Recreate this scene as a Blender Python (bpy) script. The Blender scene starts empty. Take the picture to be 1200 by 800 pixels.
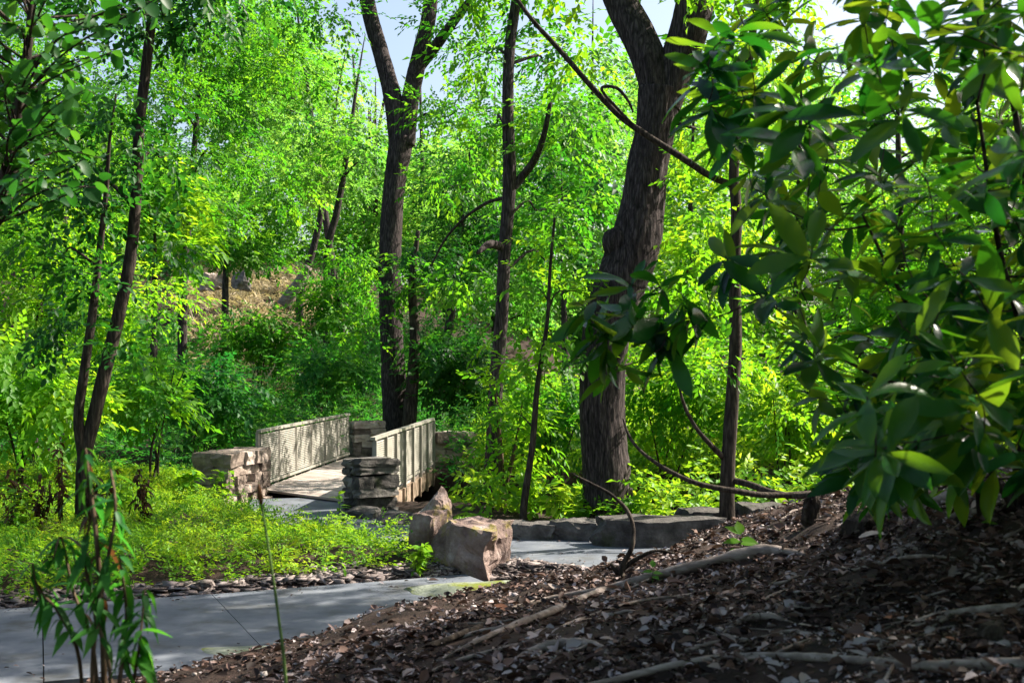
import bpy, math, random
import numpy as np
from mathutils import Vector, noise as mnoise

# ------------------------------------------------------------------ camera, sky, sun, exposure
F = 1400.0            # focal length in pixels of the 1200 px wide photograph
EYE = 2.4
sc = bpy.context.scene
cam_d = bpy.data.cameras.new("camera")
cam = bpy.data.objects.new("camera", cam_d)
sc.collection.objects.link(cam)
cam.location = (0, 0, EYE)
cam.rotation_euler = (math.pi / 2, 0, 0)
cam_d.sensor_width = 36.0
cam_d.lens = 36.0 * F / 1200.0
cam_d.shift_y = 30.0 / 1200.0
cam_d.clip_start = 0.1
cam_d.clip_end = 2000
cam_d.dof.use_dof = True
cam_d.dof.focus_distance = 19.0
cam_d.dof.aperture_fstop = 4.0
sc.camera = cam

SUN_AZ = math.atan2(0.93, 0.37)      # compass angle from +Y towards +X
SUN_EL = math.radians(42)
world = bpy.data.worlds.new("World")
sc.world = world
world.use_nodes = True
wn = world.node_tree
sky = wn.nodes.new("ShaderNodeTexSky")
sky.sky_type = 'NISHITA'
sky.sun_disc = False
sky.sun_elevation = SUN_EL
sky.sun_rotation = SUN_AZ
sky.air_density = 1.0
sky.dust_density = 3.5
sky.ozone_density = 0.3
bg = wn.nodes["Background"]
bg.inputs[1].default_value = 0.088
wn.links.new(sky.outputs[0], bg.inputs[0])
sun_d = bpy.data.lights.new("sun", 'SUN')
sun_d.energy = 5.0
sun_d.angle = math.radians(0.53)
sun_d.color = (1.0, 0.93, 0.80)
sun = bpy.data.objects.new("sun", sun_d)
sc.collection.objects.link(sun)
to_sun = Vector((math.sin(SUN_AZ) * math.cos(SUN_EL), math.cos(SUN_AZ) * math.cos(SUN_EL), math.sin(SUN_EL)))
sun.rotation_euler = to_sun.to_track_quat('Z', 'Y').to_euler()
sun.location = to_sun * 60
sc.view_settings.view_transform = 'Standard'
sc.view_settings.look = 'None'
sc.view_settings.exposure = 1.55
sc.view_settings.gamma = 1.0
sc.view_settings.use_curve_mapping = False
try:
    sc.cycles.max_bounces = 6
    sc.cycles.diffuse_bounces = 4
    sc.cycles.glossy_bounces = 2
    sc.cycles.transmission_bounces = 5
    sc.cycles.use_denoising = True
    sc.cycles.caustics_reflective = False
    sc.cycles.caustics_refractive = False
    sc.cycles.use_adaptive_sampling = True
except Exception:
    pass

R = np.random.default_rng(11)
random.seed(5)
COL = sc.collection

# ------------------------------------------------------------------ small helpers
def P(px, py, Y):
    """world point that the photograph shows at pixel (px, py) if it stands Y metres away"""
    return np.array([(px - 600.0) / F * Y, Y, EYE - (py - 430.0) / F * Y])

def tag(o, label=None, cat=None, group=None, kind=None):
    if label: o["label"] = label
    if cat: o["category"] = cat
    if group: o["group"] = group
    if kind: o["kind"] = kind
    return o

def empty(name, loc=(0, 0, 0)):
    o = bpy.data.objects.new(name, None)
    o.location = tuple(float(v) for v in loc)
    o.empty_display_size = 0.2
    COL.objects.link(o)
    return o

def link(name, me, mat=None, parent=None, loc=None, world_verts=True):
    """mesh given in world coordinates; parented parts are shifted into the parent's space"""
    o = bpy.data.objects.new(name, me)
    if mat is not None and len(me.materials) == 0:
        me.materials.append(mat)
    COL.objects.link(o)
    if parent is not None:
        o.parent = parent
        if world_verts:
            off = Vector((0, 0, 0))
            p = parent
            while p is not None:
                off += p.location
                p = p.parent
            o.location = -off
    if loc is not None:
        o.location = tuple(float(v) for v in loc)
    return o

def mesh_np(name, V, Fc, smooth=False):
    """V (n,3); Fc (m,k) faces of one size, or a list of such arrays"""
    me = bpy.data.meshes.new(name)
    V = np.ascontiguousarray(V, dtype=np.float32)
    if not isinstance(Fc, list): Fc = [Fc]
    me.vertices.add(len(V))
    me.vertices.foreach_set("co", V.ravel())
    loops = np.concatenate([f.ravel() for f in Fc]).astype(np.int32)
    tot = np.concatenate([np.full(len(f), f.shape[1], dtype=np.int32) for f in Fc])
    start = np.concatenate([[0], np.cumsum(tot)[:-1]]).astype(np.int32)
    me.loops.add(len(loops))
    me.loops.foreach_set("vertex_index", loops)
    me.polygons.add(len(tot))
    me.polygons.foreach_set("loop_start", start)
    try:
        me.polygons.foreach_set("loop_total", tot)
    except Exception:
        pass
    if smooth:
        me.polygons.foreach_set("use_smooth", np.ones(len(tot), dtype=bool))
    me.update(calc_edges=True)
    me.validate()
    return me

class MB:
    """collects plain pieces that make up ONE part"""
    def __init__(s): s.v = []; s.f = []; s.n = 0
    def add(s, V, Fs):
        s.v.append(np.asarray(V, float)); s.f += [tuple(i + s.n for i in f) for f in Fs]; s.n += len(V)
    def mesh(s, name, smooth=False):
        me = bpy.data.meshes.new(name)
        me.from_pydata(np.concatenate(s.v).tolist(), [], s.f)
        if smooth:
            for p in me.polygons: p.use_smooth = True
        me.update()
        return me

def catmull(pts, n):
    pts = np.asarray(pts, float)
    P0 = np.vstack([2 * pts[0] - pts[1], pts, 2 * pts[-1] - pts[-2]])
    m = len(pts) - 1
    t = np.linspace(0, m, n)
    i = np.minimum(t.astype(int), m - 1)
    u = (t - i)[:, None]
    a, b, c, d = P0[i], P0[i + 1], P0[i + 2], P0[i + 3]
    return 0.5 * ((2 * b) + (c - a) * u + (2 * a - 5 * b + 4 * c - d) * u ** 2 + (3 * b - a - 3 * c + d) * u ** 3)

def tube(mb, pts, rad, n=24, sides=8, rough=0.0, seed=0, flare=0.0, furrow=0.0):
    pr = np.column_stack([np.asarray(pts, float), np.asarray(rad, float)])
    q = catmull(pr, n)
    C, r = q[:, :3], np.maximum(q[:, 3], 0.001)
    r0f = float(np.mean(r))
    T = np.gradient(C, axis=0)
    T /= np.linalg.norm(T, axis=1)[:, None] + 1e-9
    up = np.array([0.31, 0.95, 0.07]) if abs(T[0][2]) > 0.7 else np.array([0, 0, 1.0])
    V = []
    S = np.concatenate([[0], np.cumsum(np.linalg.norm(np.diff(C, axis=0), axis=1))])
    u = np.cross(T[0], up); u /= np.linalg.norm(u)
    for i in range(n):
        u = u - T[i] * np.dot(u, T[i]); u /= np.linalg.norm(u) + 1e-9
        w = np.cross(T[i], u)
        for k in range(sides):
            a = 2 * math.pi * k / sides
            rr = r[i]
            if rough:
                zz = S[i] / max(r[i], .02) * .45 if furrow else i
                nd = mnoise.noise(Vector((math.cos(a) * 1.6 + seed, math.sin(a) * 1.6, zz * 0.35 + seed * 3)))
                nd += 0.5 * mnoise.noise(Vector((math.cos(a) * 4 + seed, math.sin(a) * 4, zz * 0.9)))
                rr *= 1 + rough * nd
            if furrow:
                q1 = mnoise.noise(Vector((math.cos(a) * 7 + seed, math.sin(a) * 7, S[i] * 2.6)))
                q2 = mnoise.noise(Vector((math.cos(a) * 13, math.sin(a) * 13 + seed, S[i] * 6.0)))
                rr += furrow * r0f * (min(.55, abs(q1) * 2.2 + abs(q2) * .7) - .4)
            if flare and i < n * 0.14:
                f = 1 - i / (n * 0.14)
                rr *= 1 + flare * f * f * (0.75 + 0.5 * math.sin(a * 5 + seed))
            V.append(C[i] + rr * (math.cos(a) * u + math.sin(a) * w))
    Fs = []
    for i in range(n - 1):
        for k in range(sides):
            k2 = (k + 1) % sides
            Fs.append((i * sides + k, i * sides + k2, (i + 1) * sides + k2, (i + 1) * sides + k))
    Fs.append(tuple(range(sides - 1, -1, -1)))
    Fs.append(tuple((n - 1) * sides + k for k in range(sides)))
    mb.add(V, Fs)
    return C

def box(mb, c, half, ax=None):
    ax = np.eye(3) if ax is None else np.asarray(ax, float)
    V = [np.asarray(c, float) + sx * half[0] * ax[0] + sy * half[1] * ax[1] + sz * half[2] * ax[2]
         for sz in (-1, 1) for sy in (-1, 1) for sx in (-1, 1)]
    mb.add(V, [(0, 2, 3, 1), (4, 5, 7, 6), (0, 1, 5, 4), (2, 6, 7, 3), (0, 4, 6, 2), (1, 3, 7, 5)])

# ---- value noise for terrain
_T = np.random.default_rng(3).random((256, 256))
def vnoise(x, y, s):
    x = x / s + 40.3; y = y / s + 17.7
    xi = np.floor(x).astype(int); yi = np.floor(y).astype(int)
    u = x - xi; v = y - yi
    u = u * u * (3 - 2 * u); v = v * v * (3 - 2 * v)
    g = lambda a, b: _T[a % 256, b % 256]
    return (g(xi, yi) * (1 - u) + g(xi + 1, yi) * u) * (1 - v) + (g(xi, yi + 1) * (1 - u) + g(xi + 1, yi + 1) * u) * v - 0.5

def sstep(a, b, x):
    t = np.clip((x - a) / (b - a), 0, 1)
    return t * t * (3 - 2 * t)

# ------------------------------------------------------------------ materials
def new_mat(name):
    m = bpy.data.materials.new(name); m.use_nodes = True
    nt = m.node_tree
    for n in list(nt.nodes):
        if n.type != 'OUTPUT_MATERIAL': nt.nodes.remove(n)
    return m, nt, nt.nodes["Material Output"]

def ramp(nt, stops, interp='LINEAR'):
    r = nt.nodes.new("ShaderNodeValToRGB")
    r.color_ramp.interpolation = interp
    el = r.color_ramp.elements
    while len(el) < len(stops): el.new(0.5)
    for e, (p, c) in zip(el, stops):
        e.position = p; e.color = (*c, 1)
    return r

def noise_node(nt, scale, detail=4, rough=0.6, vec=None, dist=0.0):
    n = nt.nodes.new("ShaderNodeTexNoise")
    n.inputs["Scale"].default_value = scale
    n.inputs["Detail"].default_value = detail
    n.inputs["Roughness"].default_value = rough
    n.inputs["Distortion"].default_value = dist
    if vec is not None: nt.links.new(vec, n.inputs["Vector"])
    return n

def obj_coord(nt, scale=(1, 1, 1)):
    tc = nt.nodes.new("ShaderNodeNewGeometry")
    mp = nt.nodes.new("ShaderNodeMapping")
    mp.inputs["Scale"].default_value = scale
    nt.links.new(tc.outputs["Position"], mp.inputs["Vector"])
    return mp.outputs["Vector"]

def leaf_mat(name, stops, trans, tfac=0.45, rough=0.45, patch=1.2, spec=0.16, hue_var=0.28, bump=0.0):
    m, nt, out = new_mat(name)
    L = nt.links
    geo = nt.nodes.new("ShaderNodeNewGeometry")
    nz = noise_node(nt, 1.0 / patch, 2, 0.5, geo.outputs["Position"])
    mix = nt.nodes.new("ShaderNodeMath"); mix.operation = 'MULTIPLY_ADD'
    mix.inputs[1].default_value = hue_var; 
    L.new(geo.outputs["Random Per Island"], mix.inputs[0])
    m2 = nt.nodes.new("ShaderNodeMath"); m2.operation = 'MULTIPLY_ADD'
    m2.inputs[1].default_value = 1.6; m2.inputs[2].default_value = -0.3 - hue_var * 0.5
    L.new(nz.outputs["Fac"], m2.inputs[0])
    L.new(m2.outputs[0], mix.inputs[2])
    r = ramp(nt, stops); L.new(mix.outputs[0], r.inputs[0])
    r2 = ramp(nt, trans); L.new(mix.outputs[0], r2.inputs[0])
    b = nt.nodes.new("ShaderNodeBsdfPrincipled")
    b.inputs["Roughness"].default_value = rough
    b.inputs["Specular IOR Level"].default_value = spec
    L.new(r.outputs[0], b.inputs["Base Color"])
    if bump:
        bn = noise_node(nt, 38, 4, 0.6, geo.outputs["Position"]); bp = nt.nodes.new("ShaderNodeBump")
        bp.inputs["Strength"].default_value = bump; bp.inputs["Distance"].default_value = 0.006
        L.new(bn.outputs["Fac"], bp.inputs["Height"]); L.new(bp.outputs[0], b.inputs["Normal"])
    t = nt.nodes.new("ShaderNodeBsdfTranslucent"); L.new(r2.outputs[0], t.inputs["Color"])
    mx = nt.nodes.new("ShaderNodeMixShader"); mx.inputs[0].default_value = tfac
    L.new(b.outputs[0], mx.inputs[1]); L.new(t.outputs[0], mx.inputs[2])
    L.new(mx.outputs[0], out.inputs["Surface"])
    return m

def surf_mat(name, stops, scale=3.0, detail=8, rough=0.9, bump=0.4, bscale=None, stretch=(1, 1, 1), spec=0.2, island=0.0, bdist=0.02, moss=None, dist=0.0):
    m, nt, out = new_mat(name); L = nt.links
    vec = obj_coord(nt, stretch)
    nz = noise_node(nt, scale, detail, 0.62, vec, dist)
    fac = nz.outputs["Fac"]
    if island:
        geo = nt.nodes.new("ShaderNodeNewGeometry")
        oi = nt.nodes.new("ShaderNodeObjectInfo")
        ad = nt.nodes.new("ShaderNodeMath"); ad.operation = 'ADD'
        L.new(geo.outputs["Random Per Island"], ad.inputs[0]); L.new(oi.outputs["Random"], ad.inputs[1])
        fr = nt.nodes.new("ShaderNodeMath"); fr.operation = 'FRACT'; L.new(ad.outputs[0], fr.inputs[0])
        ma = nt.nodes.new("ShaderNodeMath"); ma.operation = 'MULTIPLY_ADD'
        ma.inputs[1].default_value = island
        L.new(fr.outputs[0], ma.inputs[0])
        sh = nt.nodes.new("ShaderNodeMath"); sh.operation = 'SUBTRACT'; sh.inputs[1].default_value = island * 0.5
        L.new(fac, sh.inputs[0]); L.new(sh.outputs[0], ma.inputs[2])
        fac = ma.outputs[0]
    r = ramp(nt, stops); L.new(fac, r.inputs[0])
    col = r.outputs[0]
    if moss is not None:
        mcol, mscale, lo, hi, upw = moss
        mn = noise_node(nt, mscale, 5, 0.65, obj_coord(nt))
        mr = ramp(nt, [(lo, (0, 0, 0)), (hi, (1, 1, 1))]); L.new(mn.outputs["Fac"], mr.inputs[0])
        mm = nt.nodes.new("ShaderNodeMix"); mm.data_type = 'RGBA'
        L.new(mr.outputs[0], mm.inputs[0]); L.new(col, mm.inputs[6]); mm.inputs[7].default_value = (*mcol, 1)
        col = mm.outputs[2]
    b = nt.nodes.new("ShaderNodeBsdfPrincipled")
    b.inputs["Roughness"].default_value = rough
    b.inputs["Specular IOR Level"].default_value = spec
    L.new(col, b.inputs["Base Color"])
    if bump:
        bn = noise_node(nt, bscale or scale * 3, 8, 0.65, vec)
        bp = nt.nodes.new("ShaderNodeBump"); bp.inputs["Strength"].default_value = bump
        bp.inputs["Distance"].default_value = bdist
        L.new(bn.outputs["Fac"], bp.inputs["Height"]); L.new(bp.outputs[0], b.inputs["Normal"])
    L.new(b.outputs[0], out.inputs["Surface"])
    return m

def bark_mat(name, dark, mid, light, fur=14.0, bump=0.9, bdist=0.05):
    m, nt, out = new_mat(name); L = nt.links
    vec = obj_coord(nt, (1, 1, 0.16))
    wv = noise_node(nt, fur, 6, 0.7, vec, 0.6)
    vo = nt.nodes.new("ShaderNodeTexVoronoi"); vo.feature = 'DISTANCE_TO_EDGE'
    vo.inputs["Scale"].default_value = fur * 0.9
    wp = noise_node(nt, 5.0, 3, 0.5, vec)
    ad = nt.nodes.new("ShaderNodeMix"); ad.data_type = 'RGBA'; ad.inputs[0].default_value = 0.12
    L.new(vec, ad.inputs[6]); L.new(wp.outputs["Color"], ad.inputs[7]); L.new(ad.outputs[2], vo.inputs["Vector"])
    mul = nt.nodes.new("ShaderNodeMath"); mul.operation = 'MULTIPLY_ADD'; mul.inputs[1].default_value = 0.55
    L.new(vo.outputs["Distance"], mul.inputs[0]); L.new(wv.outputs["Fac"], mul.inputs[2])
    r = ramp(nt, [(0.36, dark), (0.56, mid), (0.80, light)]); L.new(mul.outputs[0], r.inputs[0])
    b = nt.nodes.new("ShaderNodeBsdfPrincipled"); b.inputs["Roughness"].default_value = 0.92
    b.inputs["Specular IOR Level"].default_value = 0.15
    L.new(r.outputs[0], b.inputs["Base Color"])
    bp = nt.nodes.new("ShaderNodeBump"); bp.inputs["Strength"].default_value = bump; bp.inputs["Distance"].default_value = bdist
    L.new(mul.outputs[0], bp.inputs["Height"]); L.new(bp.outputs[0], b.inputs["Normal"])
    L.new(b.outputs[0], out.inputs["Surface"])
    return m

G_MID = leaf_mat("leaf mid green", [(0.1, (0.018, 0.085, 0.012)), (0.5, (0.045, 0.15, 0.016)), (0.9, (0.10, 0.24, 0.02))],
                 [(0.1, (0.035, 0.24, 0.015)), (0.5, (0.13, 0.45, 0.015)), (0.9, (0.36, 0.66, 0.02))], 0.5)
G_BRIGHT = leaf_mat("leaf bright green", [(0.1, (0.03, 0.13, 0.012)), (0.5, (0.08, 0.21, 0.016)), (0.9, (0.16, 0.30, 0.02))],
                    [(0.1, (0.08, 0.38, 0.015)), (0.5, (0.25, 0.58, 0.015)), (0.9, (0.54, 0.74, 0.02))], 0.52)
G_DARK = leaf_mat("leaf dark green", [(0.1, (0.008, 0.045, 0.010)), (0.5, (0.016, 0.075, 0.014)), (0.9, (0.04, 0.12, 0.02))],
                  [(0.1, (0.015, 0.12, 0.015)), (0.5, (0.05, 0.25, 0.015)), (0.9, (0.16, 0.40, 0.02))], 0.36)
G_FAR = leaf_mat("leaf far green", [(0.1, (0.025, 0.09, 0.02)), (0.5, (0.06, 0.17, 0.03)), (0.9, (0.12, 0.24, 0.04))],
                 [(0.1, (0.08, 0.34, 0.04)), (0.5, (0.22, 0.54, 0.05)), (0.9, (0.46, 0.70, 0.08))], 0.54, patch=3.0)
G_COVER = leaf_mat("ground cover green", [(0.1, (0.03, 0.13, 0.012)), (0.5, (0.11, 0.27, 0.016)), (0.9, (0.27, 0.39, 0.022))],
                   [(0.1, (0.15, 0.45, 0.02)), (0.5, (0.38, 0.66, 0.02)), (0.9, (0.66, 0.76, 0.04))], 0.42, patch=0.7)
G_WEED_SHADED = leaf_mat("tall weed shaded green", [(0.1, (0.012, 0.075, 0.022)), (0.5, (0.03, 0.13, 0.025)), (0.9, (0.07, 0.20, 0.025))],
                  [(0.1, (0.03, 0.26, 0.03)), (0.5, (0.09, 0.40, 0.03)), (0.9, (0.26, 0.54, 0.03))], 0.42, patch=1.5)  # green darkened so the colour itself carries the slope's shade
G_MAG = leaf_mat("magnolia leaf", [(0.1, (0.004, 0.028, 0.012)), (0.5, (0.008, 0.056, 0.014)), (0.9, (0.026, 0.11, 0.014))],
                 [(0.1, (0.03, 0.24, 0.012)), (0.5, (0.10, 0.40, 0.012)), (0.93, (0.42, 0.62, 0.02))], 0.30, rough=0.22, patch=0.6, spec=0.20, hue_var=0.9, bump=0.2)
G_DRY = leaf_mat("dried brown leaf", [(0.1, (0.02, 0.010, 0.006)), (0.5, (0.06, 0.026, 0.012)), (0.9, (0.14, 0.06, 0.02))],
                 [(0.1, (0.08, 0.03, 0.01)), (0.5, (0.16, 0.06, 0.02)), (0.9, (0.26, 0.12, 0.03))], 0.3)
G_GRASS = leaf_mat("dry meadow grass", [(0.1, (0.42, 0.36, 0.20)), (0.5, (0.58, 0.49, 0.35)), (0.9, (0.66, 0.57, 0.45))],
                   [(0.1, (0.3, 0.28, 0.08)), (0.5, (0.5, 0.42, 0.2)), (0.9, (0.6, 0.5, 0.3))], 0.3, patch=1.5)
BARK = bark_mat("furrowed grey bark", (0.010, 0.008, 0.009), (0.042, 0.032, 0.032), (0.115, 0.09, 0.09), 26.0, 1.0, 0.035)
BARK_DARK = bark_mat("dark bark", (0.012, 0.009, 0.008), (0.042, 0.032, 0.026), (0.10, 0.078, 0.062), 22.0, 0.8, 0.02)
BARK_BROWN = bark_mat("brown bark", (0.03, 0.018, 0.010), (0.085, 0.055, 0.034), (0.17, 0.12, 0.08), 26.0, 0.7, 0.015)
ROOT = surf_mat("weathered root wood", [(0.25, (0.06, 0.044, 0.036)), (0.5, (0.22, 0.175, 0.15)), (0.75, (0.44, 0.37, 0.34))], 22, 8, 0.85, 0.7, 40, stretch=(0.22, 0.6, 1), bdist=0.012)
SOIL = surf_mat("woodland soil", [(0.25, (0.012, 0.008, 0.007)), (0.5, (0.034, 0.021, 0.016)), (0.75, (0.075, 0.046, 0.036))], 6.0, 10, 0.95, 0.9, 30, bdist=0.03)
LITTER = leaf_mat("leaf litter", [(0.05, (0.014, 0.008, 0.007)), (0.40, (0.060, 0.034, 0.027)), (0.68, (0.155, 0.095, 0.078)), (0.95, (0.34, 0.29, 0.295))],
                  [(0.1, (0.02, 0.012, 0.01)), (0.9, (0.2, 0.12, 0.07))], 0.08, rough=0.7, patch=0.5, hue_var=1.1)
PALE = surf_mat("pale dry leaf", [(0.3, (0.24, 0.19, 0.17)), (0.7, (0.46, 0.40, 0.37))], 20, 6, 0.7, 0.2, island=0.6)
RUST = surf_mat("rust brown leaf", [(0.3, (0.10, 0.035, 0.018)), (0.7, (0.26, 0.11, 0.06))], 20, 6, 0.7, 0.2, island=0.6)
CONC = surf_mat("path concrete", [(0.3, (0.070, 0.080, 0.100)), (0.5, (0.118, 0.130, 0.155)), (0.72, (0.18, 0.19, 0.21))], 1.6, 12, 0.85, 0.25, 120, bdist=0.004,
                moss=((0.06, 0.058, 0.05), 1.9, 0.50, 0.76, 0))
STONE = surf_mat("wall stone", [(0.2, (0.10, 0.078, 0.068)), (0.5, (0.28, 0.215, 0.18)), (0.8, (0.48, 0.39, 0.34))], 4.5, 10, 0.9, 0.9, 16, island=0.55, bdist=0.03,
                 moss=((0.055, 0.05, 0.045), 3.0, 0.56, 0.72, 0))
STONE_GREY = surf_mat("kerb stone", [(0.25, (0.035, 0.031, 0.03)), (0.5, (0.10, 0.09, 0.086)), (0.75, (0.22, 0.20, 0.19))], 5, 10, 0.9, 0.9, 18, island=0.35, bdist=0.03,
                      moss=((0.05, 0.055, 0.03), 2.0, 0.56, 0.70, 0))
BOULDER = surf_mat("boulder stone", [(0.25, (0.085, 0.055, 0.048)), (0.5, (0.23, 0.165, 0.145)), (0.75, (0.46, 0.38, 0.36))], 4.0, 12, 0.9, 1.0, 14, island=0.1, bdist=0.04,
                   moss=((0.20, 0.17, 0.02), 2.6, 0.54, 0.66, 0))
CHIP = surf_mat("stone chip", [(0.1, (0.04, 0.033, 0.032)), (0.5, (0.13, 0.103, 0.098)), (0.9, (0.30, 0.25, 0.24))], 8, 6, 0.9, 0.5, 30, island=0.9, bdist=0.01)
WOOD = surf_mat("deck board", [(0.2, (0.22, 0.18, 0.155)), (0.5, (0.38, 0.32, 0.285)), (0.8, (0.50, 0.44, 0.40))], 3, 8, 0.8, 0.4, 20, stretch=(1, 1, 1), island=0.4, bdist=0.006)
RAIL = surf_mat("weathered beige rail paint", [(0.2, (0.17, 0.155, 0.128)), (0.5, (0.29, 0.27, 0.235)), (0.8, (0.38, 0.36, 0.32))], 6, 8, 0.6, 0.15, 40, spec=0.35, bdist=0.003)
BEAM = surf_mat("weathered timber beam", [(0.2, (0.12, 0.085, 0.06)), (0.5, (0.26, 0.19, 0.14)), (0.8, (0.38, 0.29, 0.23))], 5, 8, 0.85, 0.4, 20, bdist=0.008)
STEM = surf_mat("green stem", [(0.3, (0.04, 0.09, 0.02)), (0.7, (0.10, 0.16, 0.04))], 14, 4, 0.6, 0.2)
MOSS = surf_mat("mossy slab", [(0.25, (0.10, 0.12, 0.09)), (0.5, (0.19, 0.21, 0.16)), (0.75, (0.30, 0.31, 0.27))], 4, 10, 0.95, 0.8, 22, bdist=0.02,
                moss=((0.14, 0.16, 0.02), 2.5, 0.5, 0.64, 0))
WATER, _nt, _o = new_mat("creek water")
_b = _nt.nodes.new("ShaderNodeBsdfPrincipled"); _b.inputs["Base Color"].default_value = (0.012, 0.014, 0.010, 1); _b.inputs["Roughness"].default_value = 0.08
_nt.links.new(_b.outputs[0], _o.inputs["Surface"])

# ------------------------------------------------------------------ the ground
TOE = np.array([(-30, -3), (-8, 3.4), (-4, 6.4), (-2.75, 9.0), (-2.15, 10.0), (-1.4, 11.0), (-.9, 12.2), (.88, 13.6), (2, 14.8), (4, 15.6), (8, 17), (20, 21), (60, 26)])
AMP = np.array([(-30, .2), (-8, .4), (-2, .75), (-1, .93), (0, 1.13), (1.63, 1.4), (2, 1.52), (2.57, 1.86), (3, 2.05), (4, 2.3), (8, 2.9), (30, 4.0)])
PATH_A = np.array([(-40, 0.5), (-14, 6.4), (-8, 8.85), (-5, 10.13), (-2.6, 11.1), (-.75, 11.95), (.15, 12.4)])
PATH_B = np.array([(-3.72, 21.75), (-3.45, 20.3), (-2.6, 18.35), (-1.2, 16.75), (0.2, 15.75), (1.4, 15.05), (2.8, 14.3)])
W_A, W_B = 3.1, 1.95

def dist_poly(x, y, pl):
    d = np.full(np.shape(x), 1e9)
    for (ax, ay), (bx, by) in zip(pl[:-1], pl[1:]):
        vx, vy = bx - ax, by - ay
        t = np.clip(((x - ax) * vx + (y - ay) * vy) / (vx * vx + vy * vy), 0, 1)
        d = np.minimum(d, np.hypot(x - ax - t * vx, y - ay - t * vy))
    return d

def creek_y(x):
    return np.interp(x, [-60, -7, -4.7, -0.4, 2, 60], [41, 29.6, 26.8, 22.9, 22.6, 30])

def height(x, y):
    x = np.asarray(x, float); y = np.asarray(y, float)
    pa = dist_poly(x, y, PATH_A) - W_A / 2
    pb = dist_poly(x, y, PATH_B) - W_B / 2
    pd = np.minimum(pa, pb)
    h = -0.06 + 0.11 * sstep(0.0, 0.25, pd)
    # planted wedge between the two paths
    bed = (y > np.interp(x, PATH_A[:, 0], PATH_A[:, 1])) & (y < 24)
    h = h + np.where(bed, 0.16 * sstep(0.2, 1.5, pd) * sstep(0.6, -0.8, x), 0)
    d = np.interp(x, TOE[:, 0], TOE[:, 1]) - y + 0.35 * vnoise(x, y, 1.3) + 0.2 * vnoise(x, y, 0.4)
    A = np.interp(x, AMP[:, 0], AMP[:, 1])
    mound = np.where(d > 0, A * (1 - np.exp(-np.maximum(d, 0) / 5.0)), 0)
    near = sstep(0.2, 1.5, d)
    mound = mound + near * (0.10 * vnoise(x, y, 0.9) + 0.06 * vnoise(x, y, 0.33) + 0.035 * vnoise(x, y, 0.14))
    h = h + mound
    # creek
    cd = np.abs(y - creek_y(x))
    h = h - 1.8 * sstep(3.6, 2.0, cd) * sstep(60, 40, np.abs(x))
    # rise behind
    amt = np.interp(x, [-60, -25, -8, -1, 4, 30], [12, 9, 7.6, 4.5, 2.8, 3.5])
    yb = np.interp(x, [-60, -20, -3, 5, 40], [42, 37, 33, 30, 33])
    h = h + amt * sstep(0, 34, y - yb) + 0.05 * np.maximum(y - 80, 0)
    far = sstep(17, 30, y)
    h = h + far * (0.35 * vnoise(x, y, 3.0) + 0.8 * vnoise(x, y, 9.0)) * sstep(3, 8, cd)
    return h

def hz(x, y): return float(height(np.array([x]), np.array([y]))[0])

def on_ground(px, py, y0=3.0, y1=60.0):
    """walk the view ray to the ground"""
    ys = np.linspace(y0, y1, 6000)
    xs = (px - 600) / F * ys
    zs = EYE - (py - 430) / F * ys
    g = height(xs, ys)
    k = np.argmax(g >= zs)
    if g[k] < zs[k]: k = len(ys) - 1
    return np.array([xs[k], ys[k], g[k]])

gx = np.concatenate([np.linspace(-240, -60, 10)[:-1], np.linspace(-60, -12, 40)[:-1], np.linspace(-12, -6, 20)[:-1], np.arange(-6, 7, 0.075), np.linspace(7, 14, 24)[1:], np.linspace(14, 60, 40)[1:], np.linspace(60, 240, 10)[1:]])
gy = np.concatenate([np.linspace(-120, 0, 9)[:-1], np.linspace(0, 2.6, 10)[:-1], np.arange(2.6, 18, 0.075), np.linspace(18, 33, 60)[1:], np.linspace(33, 80, 60)[1:], np.linspace(80, 420, 18)[1:]])
GX, GY = np.meshgrid(gx, gy)
GZ = height(GX.ravel(), GY.ravel())
nx, ny = len(gx), len(gy)
idx = np.arange(nx * ny).reshape(ny, nx)
Q = np.stack([idx[:-1, :-1], idx[:-1, 1:], idx[1:, 1:], idx[1:, :-1]], -1).reshape(-1, 4)
ground = link("ground", mesh_np("ground", np.column_stack([GX.ravel(), GY.ravel(), GZ]), Q, True), SOIL)
tag(ground, "dark woodland soil rising to a bank and a far slope", "ground", kind="structure")

# creek water
wx = np.linspace(-30, 30, 40)
wv = []; wf = []
for i, x in enumerate(wx):
    y = float(creek_y(x)); wv += [(x, y - 2.6, -1.55), (x, y + 2.6, -1.55)]
for i in range(len(wx) - 1): wf.append((2 * i, 2 * i + 2, 2 * i + 3, 2 * i + 1))
me = bpy.data.meshes.new("creek_water"); me.from_pydata(wv, [], wf)
tag(link("creek_water", me, WATER), "dark creek water under the footbridge", "water", kind="structure")

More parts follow.
